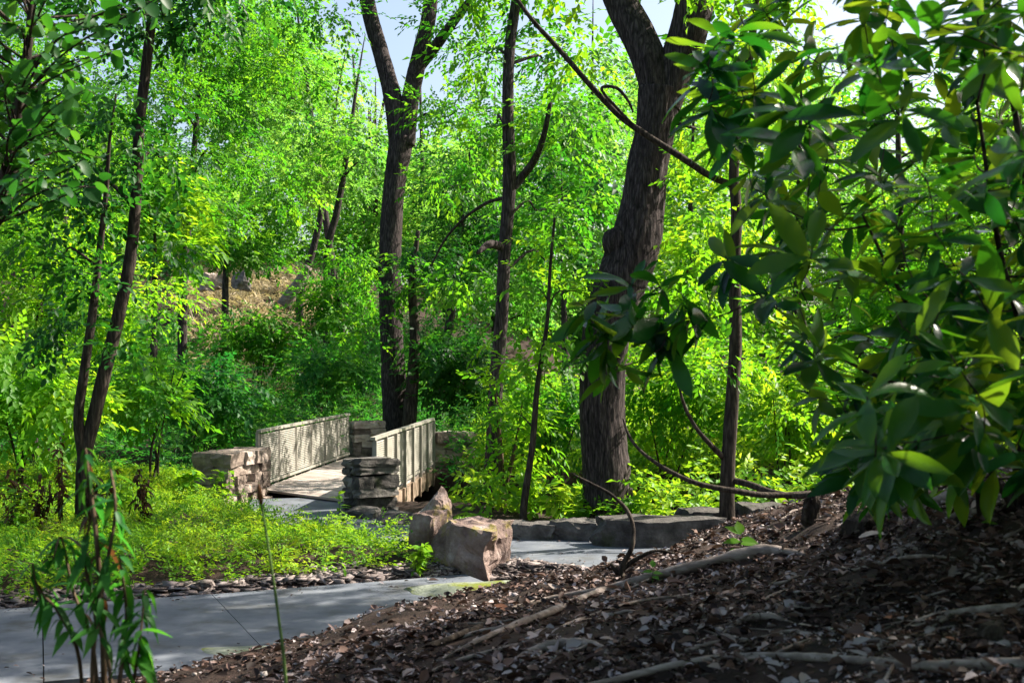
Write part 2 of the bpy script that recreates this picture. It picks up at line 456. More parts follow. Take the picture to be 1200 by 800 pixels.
# paths of cast slabs with open joints
def build_path(name, pl, w, label, seg, z, jitter):
    pts = catmull(np.column_stack([pl, np.zeros(len(pl))]), 240)
    s = np.concatenate([[0], np.cumsum(np.linalg.norm(np.diff(pts, axis=0), axis=1))])
    T = np.gradient(pts, axis=0); T /= np.linalg.norm(T, axis=1)[:, None]
    N = np.column_stack([-T[:, 1], T[:, 0], T[:, 2] * 0])
    root = empty(name, (pts[len(pts) // 2][0], pts[len(pts) // 2][1], z))
    tag(root, label, "path", kind="structure")
    def at(u):
        return np.array([np.interp(u, s, pts[:, k]) for k in range(3)]), np.array([np.interp(u, s, N[:, k]) for k in range(3)])
    u = 0.0
    while u < s[-1] - 0.05:
        e = min(u + seg, s[-1])
        mb = MB(); V = []
        dz = R.normal(0, jitter)
        k = 6
        for i in range(k + 1):
            uu = u + 0.005 + (e - u - 0.010) * i / k
            c, n = at(uu)
            for sgn in (-1, 1):
                for zz in (z + dz, z - 0.16):
                    V.append(c + n * sgn * w / 2 + np.array([0, 0, zz]))
        Fs = []
        for i in range(k):
            a, b = 4 * i, 4 * i + 4
            Fs += [(a, b, b + 2, a + 2), (a + 1, a + 3, b + 3, b + 1), (a, a + 1, b + 1, b), (a + 2, b + 2, b + 3, a + 3)]
        Fs += [(0, 2, 3, 1), (4 * k, 4 * k + 1, 4 * k + 3, 4 * k + 2)]
        mb.add(V, Fs)
        link("slab", mb.mesh("slab"), CONC, root)
        u = e
    return root
build_path("path", PATH_A, W_A, "grey concrete path crossing the bottom left foreground", 1.7, 0.02, 0.003)
build_path("path", PATH_B, W_B, "pale concrete path curving from the footbridge past the low kerb stones", 2.0, 0.026, 0.002)

# ------------------------------------------------------------------ foliage machinery
def unit(a): return a / (np.linalg.norm(a, axis=-1, keepdims=True) + 1e-9)

def leaves(p, d, n, L, W, shape="kite", fold=0.25, droop=0.15):
    """arrays of leaves -> vertices and faces; every leaf is its own little folded blade"""
    p = np.asarray(p, float); d = unit(d); s = unit(np.cross(d, n)); n = np.cross(s, d)
    L = np.asarray(L, float).reshape(-1, 1); W = np.asarray(W, float).reshape(-1, 1)
    M = len(p)
    if shape == "kite":
        V = np.stack([p, p + .42 * L * d + W * s + fold * W * n, p + L * d - droop * L * n, p + .42 * L * d - W * s + fold * W * n], 1)
        f = np.array([(0, 1, 2), (0, 2, 3)])
    else:
        V = np.stack([p, p + .28 * L * d + .86 * W * s + fold * W * n, p + .62 * L * d + .78 * W * s + (fold * W - droop * .4 * L) * n, p + L * d - droop * L * n,
                      p + .62 * L * d - .78 * W * s + (fold * W - droop * .4 * L) * n, p + .28 * L * d - .86 * W * s + fold * W * n], 1)
        f = np.array([(0, 1, 2, 3), (0, 3, 4, 5)])
    k = V.shape[1]
    Fc = (f[None] + (np.arange(M) * k)[:, None, None]).reshape(-1, f.shape[1])
    return V.reshape(-1, 3), Fc

def spray_templates(nt, nleaf, length, leaf, rng, spread=52):
    T = []
    for _ in range(nt):
        t = np.linspace(0.12, 1, nleaf) + rng.normal(0, .03, nleaf)
        side = np.where(np.arange(nleaf) % 2 == 0, 1.0, -1.0)
        ang = np.radians(spread + rng.normal(0, 12, nleaf)) * (1 - 0.5 * t)
        ang[-1] = 0.1
        pos = np.column_stack([t * length, side * 0.01, -0.18 * length * t ** 2 + rng.normal(0, .02 * length, nleaf)])
        d = np.column_stack([np.cos(ang), side * np.sin(ang), rng.normal(-.25, .22, nleaf)])
        nrm = np.column_stack([rng.normal(.1, .19, nleaf), rng.normal(0, .19, nleaf), np.ones(nleaf)])
        T.append((pos, unit(d), unit(nrm), leaf * rng.uniform(.65, 1.2, nleaf)))
    return T

def sprays(C, D, T, rng, shape="kite", wid=0.30, scale=None, roll=0.26, fold=.25, droop=.15):
    """instances of the spray templates at C, growing along D"""
    M = len(C)
    which = rng.integers(0, len(T), M)
    sc_ = rng.uniform(.75, 1.25, M) if scale is None else scale
    x = unit(D); up = np.tile([0, 0, 1.0], (M, 1)) + rng.normal(0, roll, (M, 3))
    y = unit(np.cross(up, x)); z = np.cross(x, y)
    Vs, Fs, off = [], [], 0
    for k, (pos, d, nr, L) in enumerate(T):
        m = which == k
        if not m.any(): continue
        B = np.stack([x[m], y[m], z[m]], 1)           # rows are axes
        pp = np.einsum('lj,mjk->mlk', pos, B) * sc_[m][:, None, None] + C[m][:, None, :]
        dd = np.einsum('lj,mjk->mlk', d, B); nn = np.einsum('lj,mjk->mlk', nr, B)
        LL = (L[None] * sc_[m][:, None]).ravel()
        V, f = leaves(pp.reshape(-1, 3), dd.reshape(-1, 3), nn.reshape(-1, 3), LL, LL * wid, shape, fold, droop)
        Vs.append(V); Fs.append(f + off); off += len(V)
    return np.concatenate(Vs), np.concatenate(Fs)

def clump_points(c, r, n, rng, flat=0.55):
    u = unit(rng.normal(size=(n, 3))) * (rng.random((n, 1)) ** 0.42)
    p = np.asarray(c) + u * np.array([r, r, r * flat])
    D = np.column_stack([u[:, 0], u[:, 1], u[:, 2] * .4 - .12]) + rng.normal(0, .35, (n, 3))
    return p, D

DENS = 1.7
def foliage_mesh(name, clumps, per, T, rng, shape="kite", wid=.30, flat=.55, fold=.25):
    """clumps: list of (centre, radius)"""
    Cs, Ds = [], []
    for c, r in clumps:
        p, D = clump_points(c, r, max(3, int(per * DENS * r * r)), rng, flat)
        Cs.append(p); Ds.append(D)
    V, f = sprays(np.concatenate(Cs), np.concatenate(Ds), T, rng, shape, wid, fold=fold)
    return mesh_np(name, V, f)

T_TREE = spray_templates(8, 9, .62, .165, R)
TREE_VAR = [(T_TREE, 1.0), (spray_templates(8, 11, .75, .135, R, 62), 1.1), (spray_templates(8, 7, .6, .215, R, 45), .85)]
T_FAR = spray_templates(6, 10, 1.0, .23, R)
T_NEAR = spray_templates(8, 9, .45, .12, R)
T_COVER = spray_templates(6, 7, .16, .062, R, 60)

def crown_clumps(c, rad, n, rsize, rng, hollow=0.35):
    out = []
    for _ in range(n):
        u = unit(rng.normal(size=3)) * (hollow + (1 - hollow) * rng.random() ** .5)
        out.append((np.asarray(c) + u * np.asarray(rad), rsize * rng.uniform(.65, 1.3)))
    return out

def tree(name, label, stems, clumps, per, leafmat, bark, T=T_TREE, group=None, cat="tree", sides=12, rough=0.08, flare=0.0, shape="kite", seed=0, limb_r=.035, limb_frac=.38, wid=.30, smooth=True, furrow=0.0, dens=7):
    """stems: list of (points, radii); the first one starts at the ground. Limbs run from the stems to the leaf clumps."""
    rng = np.random.default_rng(100 + seed)
    base = np.asarray(stems[0][0][0], float)
    root = empty(name, base)
    tag(root, label, cat, group)
    mb = MB(); nodes = []
    for j, (pts, rad) in enumerate(stems):
        C = tube(mb, pts, rad, max(16, len(pts) * dens), sides, rough, seed * 1.7 + j, flare if j == 0 else 0, furrow)
        nodes += [(C[i], float(np.interp(i, [0, len(C) - 1], [rad[0], rad[-1]]))) for i in range(len(C) // 4 if j == 0 else 0, len(C))]
    NP = np.array([n[0] for n in nodes])
    for c, r in clumps:
        if rng.random() > limb_frac: continue
        d = np.linalg.norm(NP - c, axis=1) + 0.9 * np.maximum(NP[:, 2] - c[2] + .3, 0) * 2
        k = int(np.argmin(d))
        a = NP[k]; ln = np.linalg.norm(c - a)
        if ln > 7: continue
        m1 = a + (c - a) * .4 + np.array([0, 0, .12 * ln]) + rng.normal(0, .06 * ln, 3)
        r0 = min(nodes[k][1] * .55, limb_r + .012 * ln)
        tube(mb, [a, m1, a + (c - a) * .75 + rng.normal(0, .04 * ln, 3), c], [r0, r0 * .7, r0 * .45, r0 * .2], 12, 5, 0)
    link("trunk", mb.mesh("trunk", smooth), bark, root)
    if clumps:
        link("crown", foliage_mesh("crown", clumps, per, T, rng, shape, wid), leafmat, root)
    return root

def px_stem(rows, Y, dy=None):
    """rows of (px, py, width px) -> points and radii at distance Y"""
    pts = []; rad = []
    for i, row in enumerate(rows):
        yy = Y + (dy[i] if dy else 0)
        pts.append(P(row[0], row[1], yy)); rad.append(row[2] * .5 / F * yy)
    return pts, rad

def rooted(stem, sink=0.15):
    """extend the first point down to the ground"""
    pts, rad = stem
    p = np.array(pts[0]); g = hz(p[0], p[1]) - sink
    if p[2] > g + .05:
        pts = [np.array([p[0], p[1], g])] + list(pts); rad = [rad[0] * 1.08] + list(rad)
    return pts, rad

def C_at(px, py, Y, r): return (P(px, py, Y), r)

# ------------------------------------------------------------------ the named trees
# big leaning oak, right of centre
Y3 = 18.6
trunk3 = rooted(px_stem([(714, 612, 64), (711, 560, 57), (705, 480, 54), (709, 400, 56), (722, 345, 60), (738, 305, 60), (748, 270, 57), (753, 235, 50), (758, 195, 48), (768, 150, 48), (773, 105, 52)], Y3))
left3 = px_stem([(773, 125, 40), (765, 85, 40), (750, 45, 39), (727, 0, 37), (705, -60, 34), (690, -130, 26)], Y3, [0, 0, .1, .3, .6, 1])
right3 = px_stem([(777, 125, 40), (790, 85, 42), (806, 40, 44), (818, -10, 42), (830, -80, 34), (835, -150, 26)], Y3, [0, 0, -.1, -.2, -.4, -.6])
burl = px_stem([(740, 320, 36), (730, 295, 42), (722, 278, 36), (717, 268, 20)], Y3, [0, -.05, -.1, -.1])
cl = [C_at(820, 150, 20.5, .8), C_at(850, 250, 21, .9), C_at(800, 330, 21.5, .9), C_at(690, 60, 21, .6),
      C_at(860, 60, 20, .8), C_at(810, 250, 20.5, .7), C_at(700, -60, 19.5, 1.1), C_at(830, -70, 18.5, 1.1), C_at(900, -30, 19.5, 1.0), C_at(630, -70, 20, .8)]
tree("oak_tree", "massive leaning tree with furrowed bark, a burl and a forked top", [trunk3, left3, right3, burl], cl, 44, G_BRIGHT, BARK, sides=72, rough=.10, flare=.32, seed=3, furrow=.085, dens=22)

# forked tree behind the bridge
Y1 = 33.5
trunk1 = rooted(px_stem([(464, 498, 31), (459, 400, 27), (457, 300, 26), (462, 220, 25), (471, 160, 29)], Y1))
left1 = px_stem([(468, 170, 24), (460, 115, 21), (447, 65, 19), (432, 10, 18), (424, -50, 15), (420, -110, 10)], Y1, [0, 0, .2, .4, .6, .9])
right1 = px_stem([(474, 170, 24), (481, 115, 21), (492, 65, 19), (503, 15, 17), (508, -50, 13), (515, -110, 8)], Y1, [0, 0, -.2, -.4, -.6, -.9])
side1 = px_stem([(490, 80, 14), (512, 52, 13), (532, 25, 11), (560, -10, 8)], Y1, [0, -.5, -1, -1.6])
cl = [C_at(a, b, Y1 + c, d) for a, b, c, d in [(380, 20, 0, 1.2), (540, 30, -1, 1.3), (410, -40, 0, 1.4), (500, -60, 0, 1.4), (570, 80, 1, 1.2), (535, 130, -1.5, 1.1), (350, 90, 1, 1.2), (420, 170, 1.5, .9), (520, 210, -1.5, 1.0), (505, 130, -1.5, .9),
      (360, 150, 2, 1.1), (400, 90, 2, .8), (560, -40, 0, 1.3), (330, -20, 1, 1.3), (440, 320, -1.5, .8), (490, 330, -1.2, .9), (430, 385, -1.5, .8)]]
tree("forked_tree", "tall grey tree forking into two limbs behind the bridge", [trunk1, left1, right1, side1], cl, 26, G_MID, BARK, sides=36, rough=.07, flare=.2, seed=1, furrow=.07, dens=14)
dark1 = rooted(px_stem([(480, 492, 17), (484, 440, 14), (486, 390, 12), (483, 330, 9), (490, 270, 5)], Y1 - 1.2))
tree("young_tree", "thin dark tree stem close beside the tall forked tree", [dark1], [C_at(495, 300, 32, .8), C_at(515, 340, 32, .9), C_at(530, 290, 32, .8), C_at(500, 400, 31.5, .7)], 28, G_DARK, BARK_DARK, seed=2, limb_r=.02)

# slender tree in the middle
Y2 = 24.0
trunk2 = rooted(px_stem([(576, 592, 22), (578, 520, 18), (582, 440, 17), (588, 370, 16), (591, 300, 15), (597, 215, 16), (595, 130, 14), (597, 60, 13), (605, 0, 12), (612, -70, 9)], Y2))
br2 = px_stem([(599, 222, 11), (612, 207, 10), (626, 188, 9), (637, 160, 7), (645, 120, 5)], Y2, [0, 0, -.3, -.6, -.8])
br2b = px_stem([(590, 290, 10), (574, 286, 9), (560, 296, 5)], Y2, [0, -.5, -.9])
br2c = px_stem([(590, 232, 4.5), (570, 238, 4), (545, 255, 3.5), (522, 280, 3), (505, 312, 2)], Y2, [0, .4, .8, 1.2, 1.4])
cl = [C_at(a, b, Y2 + c, d) for a, b, c, d in [(640, 120, -.6, .8), (660, 170, 0, .8), (560, 60, .8, .8), (630, 30, 1, .9), (575, 150, 1.6, .7), (640, 245, 1, .8), (550, 190, 1.4, .7), (680, 240, 1.2, .8), (650, 300, 1, .8), (620, -40, 0, 1.0),
      (560, -20, 0, .9), (690, 130, 1.5, .8), (540, 330, 1.6, .7), (660, 75, 1.2, .8), (610, 330, 1.6, .6)]]
tree("slender_tree", "slender upright tree with one side fork in the middle", [trunk2, br2, br2b, br2c], cl, 36, G_MID, BARK, sides=12, rough=.06, seed=4, limb_r=.022)

# thin tree on the right with long bare branch and low crooked limbs
Y4 = 16.5
trunk4 = rooted(px_stem([(852, 614, 19), (853, 545, 17), (858, 470, 16), (862, 400, 15), (861, 320, 14), (863, 250, 13), (860, 200, 12), (866, 140, 12), (878, 70, 10), (886, 0, 8), (890, -60, 5)], Y4))
long4 = px_stem([(860, 218, 8), (830, 205, 8), (795, 182, 8), (760, 160, 7.5), (725, 135, 7), (690, 98, 6.5), (655, 58, 6), (625, 25, 5), (603, -5, 4.5), (580, -45, 3)], Y4, [0, -.1, -.2, -.3, -.3, -.4, -.4, -.5, -.5, -.6])
hook4 = px_stem([(745, 150, 4.5), (728, 132, 3.5), (705, 105, 3.5), (722, 103, 4), (736, 118, 3.5), (742, 132, 2)], Y4, [-.3, -.4, -.5, -.5, -.5, -.5])
low4a = px_stem([(850, 538, 8), (832, 520, 6), (815, 500, 5), (802, 475, 4), (795, 450, 2.5)], Y4, [0, -.2, -.3, -.4, -.5])
low4b = px_stem([(856, 562, 8), (880, 568, 8), (905, 577, 8), (935, 581, 7.5), (962, 579, 7), (990, 585, 5)], Y4, [0, -.2, -.5, -.8, -1, -1.2])
low4c = px_stem([(950, 578, 7), (900, 580, 7), (862, 575, 7), (820, 567, 6), (785, 552, 5), (755, 532, 4), (738, 512, 3.5), (730, 490, 2)], Y4 - .7, [0, -.1, -.2, -.2, -.1, 0, .2, .3])
cl = [C_at(a, b, Y4 + c, d) for a, b, c, d in [(872, 345, -.5, .32), (850, 255, -.4, .34), (870, 170, -.3, .4), (845, 425, -.4, .28), (880, 420, 1.6, .5), (830, 430, 1.8, .5), (820, 280, 2, .5), (880, 60, 0, .6), (900, -20, 0, .8), (830, -30, 0, .7), (805, 200, 1.6, .45), (930, 480, 2, .6), (560, -55, -.6, .5)]]
tree("thin_tree", "thin brown tree with crooked low limbs behind the leaf bank", [trunk4, long4, hook4, low4a, low4b, low4c], cl, 46, G_BRIGHT, BARK_DARK, T=T_NEAR, sides=12, rough=.07, seed=5, limb_r=.018)

# leaning twin stems on the left
Y5 = 16.0
s5a = rooted(px_stem([(98, 545, 17), (110, 490, 16), (124, 430, 16), (140, 365, 15), (153, 300, 14), (160, 220, 13), (163, 150, 12), (170, 90, 12), (178, 20, 11), (186, -50, 9), (192, -120, 5)], Y5))
s5b = px_stem([(98, 540, 13), (92, 490, 12), (98, 440, 11), (108, 370, 10), (116, 300, 8), (124, 230, 6), (128, 170, 4), (136, 110, 2)], Y5, [0, -.1, -.2, -.3, -.4, -.5, -.6, -.7])
cl = [C_at(a, b, Y5 + c, d) for a, b, c, d in [(90, 210, 0, .6), (200, 180, .8, .6), (130, 130, -.6, .6), (60, 290, 0, .6), (225, 20, 0, .6), (140, 20, 0, .7), (110, 330, -.8, .45), (190, 290, .8, .5), (60, 130, .5, .6), (128, 185, -.5, .55), (105, 240, -.5, .5), (180, -40, 0, .9),
      (100, -30, 0, .8), (260, -10, 0, .8), (40, 220, .8, .6), (150, 400, -.8, .4), (70, 380, .3, .5)]]
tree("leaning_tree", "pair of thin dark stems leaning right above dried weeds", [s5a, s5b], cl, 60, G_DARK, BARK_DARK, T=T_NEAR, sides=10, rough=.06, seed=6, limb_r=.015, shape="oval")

# bright sapling right of the bridge and its dark neighbour
Y7 = 18.2
s7 = rooted(px_stem([(614, 592, 9), (624, 520, 8), (630, 450, 6.5), (641, 380, 5), (645, 310, 4), (650, 255, 3)], Y7))
cl = [C_at(a, b, Y7 + c, d) for a, b, c, d in [(640, 400, 0, .4), (655, 340, .2, .4), (610, 430, .3, .38), (670, 420, .3, .4), (650, 280, 0, .35), (600, 480, .4, .35), (690, 340, .6, .35), (600, 390, .6, .3), (620, 330, .5, .3)]]
tree("sapling", "thin sapling with dark stem between slender tree and massive trunk", [s7], cl, 70, G_BRIGHT, BARK_DARK, T=T_NEAR, seed=7, limb_r=.008, shape="oval", sides=8)
Y8 = 19.4
s8 = rooted(px_stem([(590, 600, 9), (588, 560, 8), (586, 520, 6), (582, 480, 4), (580, 450, 2)], Y8))
s8b = px_stem([(589, 580, 6), (600, 540, 5), (608, 500, 3), (612, 470, 2)], Y8)
cl = [C_at(a, b, Y8 + c, d) for a, b, c, d in [(578, 470, 0, .36), (598, 500, -.3, .40), (572, 515, 0, .28), (588, 545, -.4, .34), (615, 470, 0, .36), (608, 545, -.5, .36), (585, 440, 0, .3), (622, 520, -.4, .35), (600, 585, -.4, .32)]]
tree("maple_sapling", "bright yellow green leafy sapling right of the stone abutment", [s8, s8b], cl, 66, G_BRIGHT, BARK_BROWN, T=spray_templates(6, 9, .45, .13, R), seed=8, limb_r=.008, shape="oval", sides=8, wid=.26)

# ------------------------------------------------------------------ background trees
def bg_tree(name, label, px, base_py, Y, top_py, w, lean, crown, n, rs, mat, seed, T=T_TREE, per=26, bark=BARK, bend=0.0):
    """crown: (px, py, half width px, half height px) at the tree's own distance"""
    rows = []
    for t in np.linspace(0, 1, 6):
        rows.append((px + lean * t + bend * math.sin(t * 5.0), base_py + (top_py - base_py) * t, w * (1 - .9 * t ** 1.3)))
    st = rooted(px_stem(rows, Y))
    rng = np.random.default_rng(900 + seed)
    c = P(crown[0], crown[1], Y)
    cl = crown_clumps(c, (crown[2] / F * Y, min(4.0, crown[2] / F * Y), crown[3] / F * Y), n, rs, rng)
    if T is T_TREE: T, per = TREE_VAR[seed % 3][0], per * TREE_VAR[seed % 3][1]
    return tree(name, label, [st], cl, per, mat, bark, T, seed=seed, group="trees of the wood behind the footbridge", limb_r=.03, sides=10)

bg_tree("woodland_tree", "straight dark trunk at upper left in front of a sky gap", 214, 330, 40, 30, 11, 26, (245, 150, 105, 170), 22, 1.3, G_MID, 21)
bg_tree("woodland_tree", "pale curved trunk on the slope left of the forked tree", 352, 345, 52, 60, 9, 58, (380, 170, 60, 75), 9, 1.3, G_FAR, 22, bend=5, per=13)
bg_tree("woodland_tree", "thin leaning trunk nearest the forked tree on the slope", 384, 300, 47, 40, 9, 46, (405, 195, 50, 60), 7, 1.2, G_FAR, 23, bend=2, per=20)
bg_tree("woodland_tree", "small dense tree on the slope above the left bridge rail", 402, 405, 41, 320, 8, -8, (412, 335, 48, 42), 13, .8, G_MID, 24, per=40)
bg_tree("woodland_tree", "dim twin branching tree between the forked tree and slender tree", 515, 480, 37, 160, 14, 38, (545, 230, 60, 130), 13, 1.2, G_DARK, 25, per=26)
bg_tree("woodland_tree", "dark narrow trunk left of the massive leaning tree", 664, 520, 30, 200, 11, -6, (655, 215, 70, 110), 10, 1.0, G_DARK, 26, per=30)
bg_tree("woodland_tree", "tree with dense bright crown right behind the massive trunk", 800, 520, 34, 100, 14, 14, (830, 240, 80, 190), 20, 1.1, G_BRIGHT, 27, per=28)
bg_tree("woodland_tree", "tree mostly hidden by the glossy shrub's left branches", 930, 520, 30, 60, 13, 10, (940, 250, 90, 180), 20, 1.0, G_BRIGHT, 28, per=28)
bg_tree("woodland_tree", "tree behind the middle of the glossy shrub", 1060, 540, 33, 40, 16, -10, (1060, 260, 90, 200), 20, 1.1, G_MID, 29, per=28)
bg_tree("woodland_tree", "tree behind the right edge of the glossy shrub", 1180, 540, 30, 40, 16, 0, (1180, 250, 90, 200), 18, 1.1, G_BRIGHT, 30, per=26)
bg_tree("woodland_tree", "bright small tree at the left edge behind the leaning stems", 40, 480, 24, 200, 10, 15, (55, 330, 110, 130), 24, .8, G_BRIGHT, 31, per=40)
bg_tree("woodland_tree", "bright leafy tree between leaning stems and the clearing", 180, 420, 29, 230, 9, 2, (172, 265, 48, 75), 15, .75, G_BRIGHT, 32, per=40)
bg_tree("woodland_tree", "short tree with hanging leaves left of the hillside clearing", 264, 348, 44, 230, 8, 2, (285, 235, 60, 70), 14, 1.1, G_MID, 33, per=34)
bg_tree("woodland_tree", "tall tree filling the top left corner", 70, 420, 34, -20, 16, 10, (90, 60, 130, 160), 24, 1.2, G_MID, 34, per=26)
bg_tree("woodland_tree", "tall tree above the slope left of the forked limbs", 392, 330, 58, -30, 9, -50, (300, 85, 75, 100), 17, 1.8, G_FAR, 35, T=T_FAR, per=11)
bg_tree("woodland_tree", "far tree seen between slender tree and massive trunk", 690, 480, 50, 0, 11, 5, (680, 190, 80, 140), 20, 1.6, G_FAR, 36, T=T_FAR, per=11)
bg_tree("woodland_tree", "far tree behind the slender tree's lower trunk", 580, 470, 52, 100, 10, 0, (585, 290, 75, 140), 18, 1.6, G_FAR, 37, T=T_FAR, per=11)
bg_tree("woodland_tree", "far tree beyond the forked tree's left limb", 440, 330, 66, 90, 8, 0, (425, 230, 55, 90), 12, 1.8, G_FAR, 38, T=T_FAR, per=9)

bg_tree("woodland_tree", "tree just past the right edge of the view", 1330, 520, 27, 20, 14, 10, (1330, 260, 110, 210), 18, 1.1, G_MID, 39, per=22)
bg_tree("woodland_tree", "tree farther past the right edge of the view", 1500, 520, 25, 20, 14, -10, (1500, 260, 120, 210), 18, 1.1, G_BRIGHT, 40, per=20)
# unseen trees added out of view; crowns placed to shade bank and near path
def shade_tree(label, base, top, crown, rad, n, rs, seed, mat=G_MID, per=30):
    b = np.array([*base, hz(*base) - .2]); t = np.array(top, float)
    st = ([b, b + (t - b) * .35 + [.15, .1, 0], b + (t - b) * .7 + [-.1, 0, 0], t], [.24, .2, .16, .07])
    cl = crown_clumps(crown, rad, n, rs, np.random.default_rng(seed), .1)
    return tree("woodland_tree", label, [st], cl, per, mat, BARK, seed=seed, group="unseen trees added for shade", limb_r=.03, sides=10)
shade_tree("tall tree to the right beyond the thin brown tree, unseen, added to shade the near path", (9.2, 15.4), (7.2, 15.3, 11.5), (6.1, 14.9, 9.6), (3.6, 1.5, 1.5), 22, .95, 51)
shade_tree("tall tree to the right of the bank, unseen, added to shade the bank and shrub", (11.2, 10.2), (10.4, 10.2, 12), (9.4, 9.6, 9.4), (3.0, 4.2, 1.5), 34, 1.0, 52)

proto = shade_tree("broad tree standing behind the viewpoint, unseen, added to darken the foreground", (1.0, -8.5), (1.2, -8.4, 12), (1.0, -8, 8.2), (4.6, 4.2, 3.2), 60, 1.25, 53, G_MID, 17)  # this tree and its copies are unseen, added to cut sky light up front
for lab, loc, rz in (("second unseen added shade tree behind the viewpoint, left of the broad one", (-8.5, -6.5), 1.3), ("unseen added shade tree left of the viewpoint across the near path", (-13.5, 2.5), 2.6), ("unseen added shade tree close on the right of the viewpoint", (9.8, -2.2), 4.0), ("unseen added shade tree at the far right behind the bank", (15.5, 5.5), 5.1)):
    c_ = proto.copy(); COL.objects.link(c_); c_.location = (*loc, hz(*loc) - .2); c_.rotation_euler = (0, 0, rz); c_["label"] = lab
    for ch in proto.children:
        d_ = ch.copy(); COL.objects.link(d_); d_.parent = c_
# shrubs of the understorey
def shrub(label, px, py, Y, hw, hh, n, rs, mat, seed, per=44):
    x = (px - 600) / F * Y; g = hz(x, Y)
    rg = np.random.default_rng(seed); c = P(px, py, Y)
    st = [([np.array([x + rg.normal(0, .1), Y, g - .1]), (np.array([x, Y, g]) + c) / 2 + rg.normal(0, .15, 3), c + np.array([rg.normal(0, .4), 0, hh / F * Y * .5])], [.03, .022, .01]) for _ in range(3)]
    cl = crown_clumps(c, (hw / F * Y, 1.0, hh / F * Y), n, rs, rg, .1)
    return tree("understorey_shrub", label, st, cl, per, mat, BARK_DARK, seed=seed, group="shrubs of the understorey", cat="shrub", limb_r=.012, sides=6)
shrub("leafy shrub between the massive trunk and thin brown tree", 785, 445, 25, 50, 55, 10, .75, G_BRIGHT, 61)
shrub("lime green shrub right of the thin brown tree", 925, 455, 24, 60, 55, 12, .75, G_BRIGHT, 62)
shrub("shrub behind the glossy shrub's lowest leaves", 1060, 470, 26, 70, 60, 12, .8, G_MID, 63)
shrub("shaded shrub left of the massive trunk", 655, 480, 24, 32, 45, 8, .6, G_MID, 64)
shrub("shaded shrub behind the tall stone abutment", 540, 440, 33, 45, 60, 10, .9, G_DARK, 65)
shrub("bright shrub at the left edge above the dried weeds", 25, 455, 20, 60, 60, 12, .65, G_BRIGHT, 66)
shrub("shrub below the leaning stems' fork", 180, 455, 22, 50, 45, 9, .6, G_MID, 67)
shrub("dark shrub behind the left stone wing wall", 235, 470, 30, 50, 45, 10, .8, G_WEED_SHADED, 68)
shrub("low shrub over the left rail's far end", 385, 440, 37, 50, 32, 10, .8, G_WEED_SHADED, 69)
shrub("rounded bright shrub on the slope below the clearing", 300, 395, 40, 60, 25, 12, .9, G_MID, 70)
shrub("shrub at the foot of the slender tree", 625, 500, 27, 22, 30, 5, .5, G_MID, 71)

# far wood: one mass on the slope
def far_wood():
    rng = np.random.default_rng(77)
    cl = []
    for _ in range(640):
        Y = rng.uniform(62, 96)
        px = rng.uniform(-250, 1450)
        top = 120 + 60 * math.sin(px * .013) + 45 * math.sin(px * .031 + 1)
        if 380 < px < 560: top += 70
        py = rng.uniform(top, 400)
        p = P(px, py, Y)
        if p[2] < hz(p[0], p[1]) + .5: continue
        if 215 < px < 385 and py > 322: continue
        cl.append((p, rng.uniform(1.6, 2.8)))
    return foliage_mesh("far_wood", cl, 7, spray_templates(5, 10, 1.3, .33, rng), rng, "kite", .32, .7)
tag(link("far_wood", far_wood(), G_FAR), "mass of distant sunlit trees closing the view", "wood", kind="stuff")
mb = MB(); rng = np.random.default_rng(5)
for _ in range(46):
    Y = rng.uniform(60, 92); X = rng.uniform(-45, 45); g = hz(X, Y)
    if 205 < 600 + X / Y * F < 395: continue
    tube(mb, [(X, Y, g - .3), (X + rng.normal(0, .5), Y, g + 5), (X + rng.normal(0, 1.2), Y, g + 13)], [rng.uniform(.14, .3), .15, .06], 8, 7, .05, _)
tag(link("far_trunks", mb.mesh("far_trunks", True), BARK), "dim trunks within the distant wood", "wood", kind="stuff")

# ------------------------------------------------------------------ undergrowth masses
def scatter_plants(n, region, hmin, hmax, T, rng, wid=.2, up=1.0, density=None, layers=4):
    """leafy stalks: sprays that climb from the ground at scattered spots"""
    Cs, Ds, S = [], [], []
    x0, x1, y0, y1 = region
    x = rng.uniform(x0, x1, n); y = rng.uniform(y0, y1, n)
    keep = density(x, y) > rng.random(n)
    x, y = x[keep], y[keep]; g = height(x, y)
    hh = rng.uniform(hmin, hmax, len(x)) * (0.75 + 0.9 * (vnoise(x, y, 1.8) + .35))
    hh = np.clip(hh, hmin * .4, None)
    lx, ly = rng.normal(0, .12, len(x)), rng.normal(0, .12, len(x))
    for k in range(layers):
        t = (k + .35) / layers
        Cs.append(np.column_stack([x + lx * t * hh, y + ly * t * hh, g + t * hh]))
        a = rng.uniform(0, 2 * math.pi, len(x))
        Ds.append(np.column_stack([np.cos(a), np.sin(a), np.full(len(x), .5 * up) + rng.normal(0, .3, len(x))]))
        S.append(np.full(len(x), 1.15 - .5 * t) * rng.uniform(.7, 1.2, len(x)))
    return sprays(np.concatenate(Cs), np.concatenate(Ds), T, rng, "kite", wid, np.concatenate(S), .5)

def pathclear(x, y, m=0.15):
    return np.minimum(dist_poly(x, y, PATH_A) - W_A / 2, dist_poly(x, y, PATH_B) - W_B / 2) > m

BL0, BL1 = np.array([-4.80, 22.7]), np.array([-4.23, 30.9])     # left rail
BR0, BR1 = np.array([-2.36, 20.3]), np.array([-1.86, 27.9])     # right rail
def on_bridge(x, y, m=.25):
    xl = np.interp(y, [22.7, 30.9], [-4.8, -4.23]); xr = np.interp(y, [20.3, 27.9], [-2.36, -1.86])
    return (x > xl - m) & (x < xr + m) & (y > 19) & (y < 34)

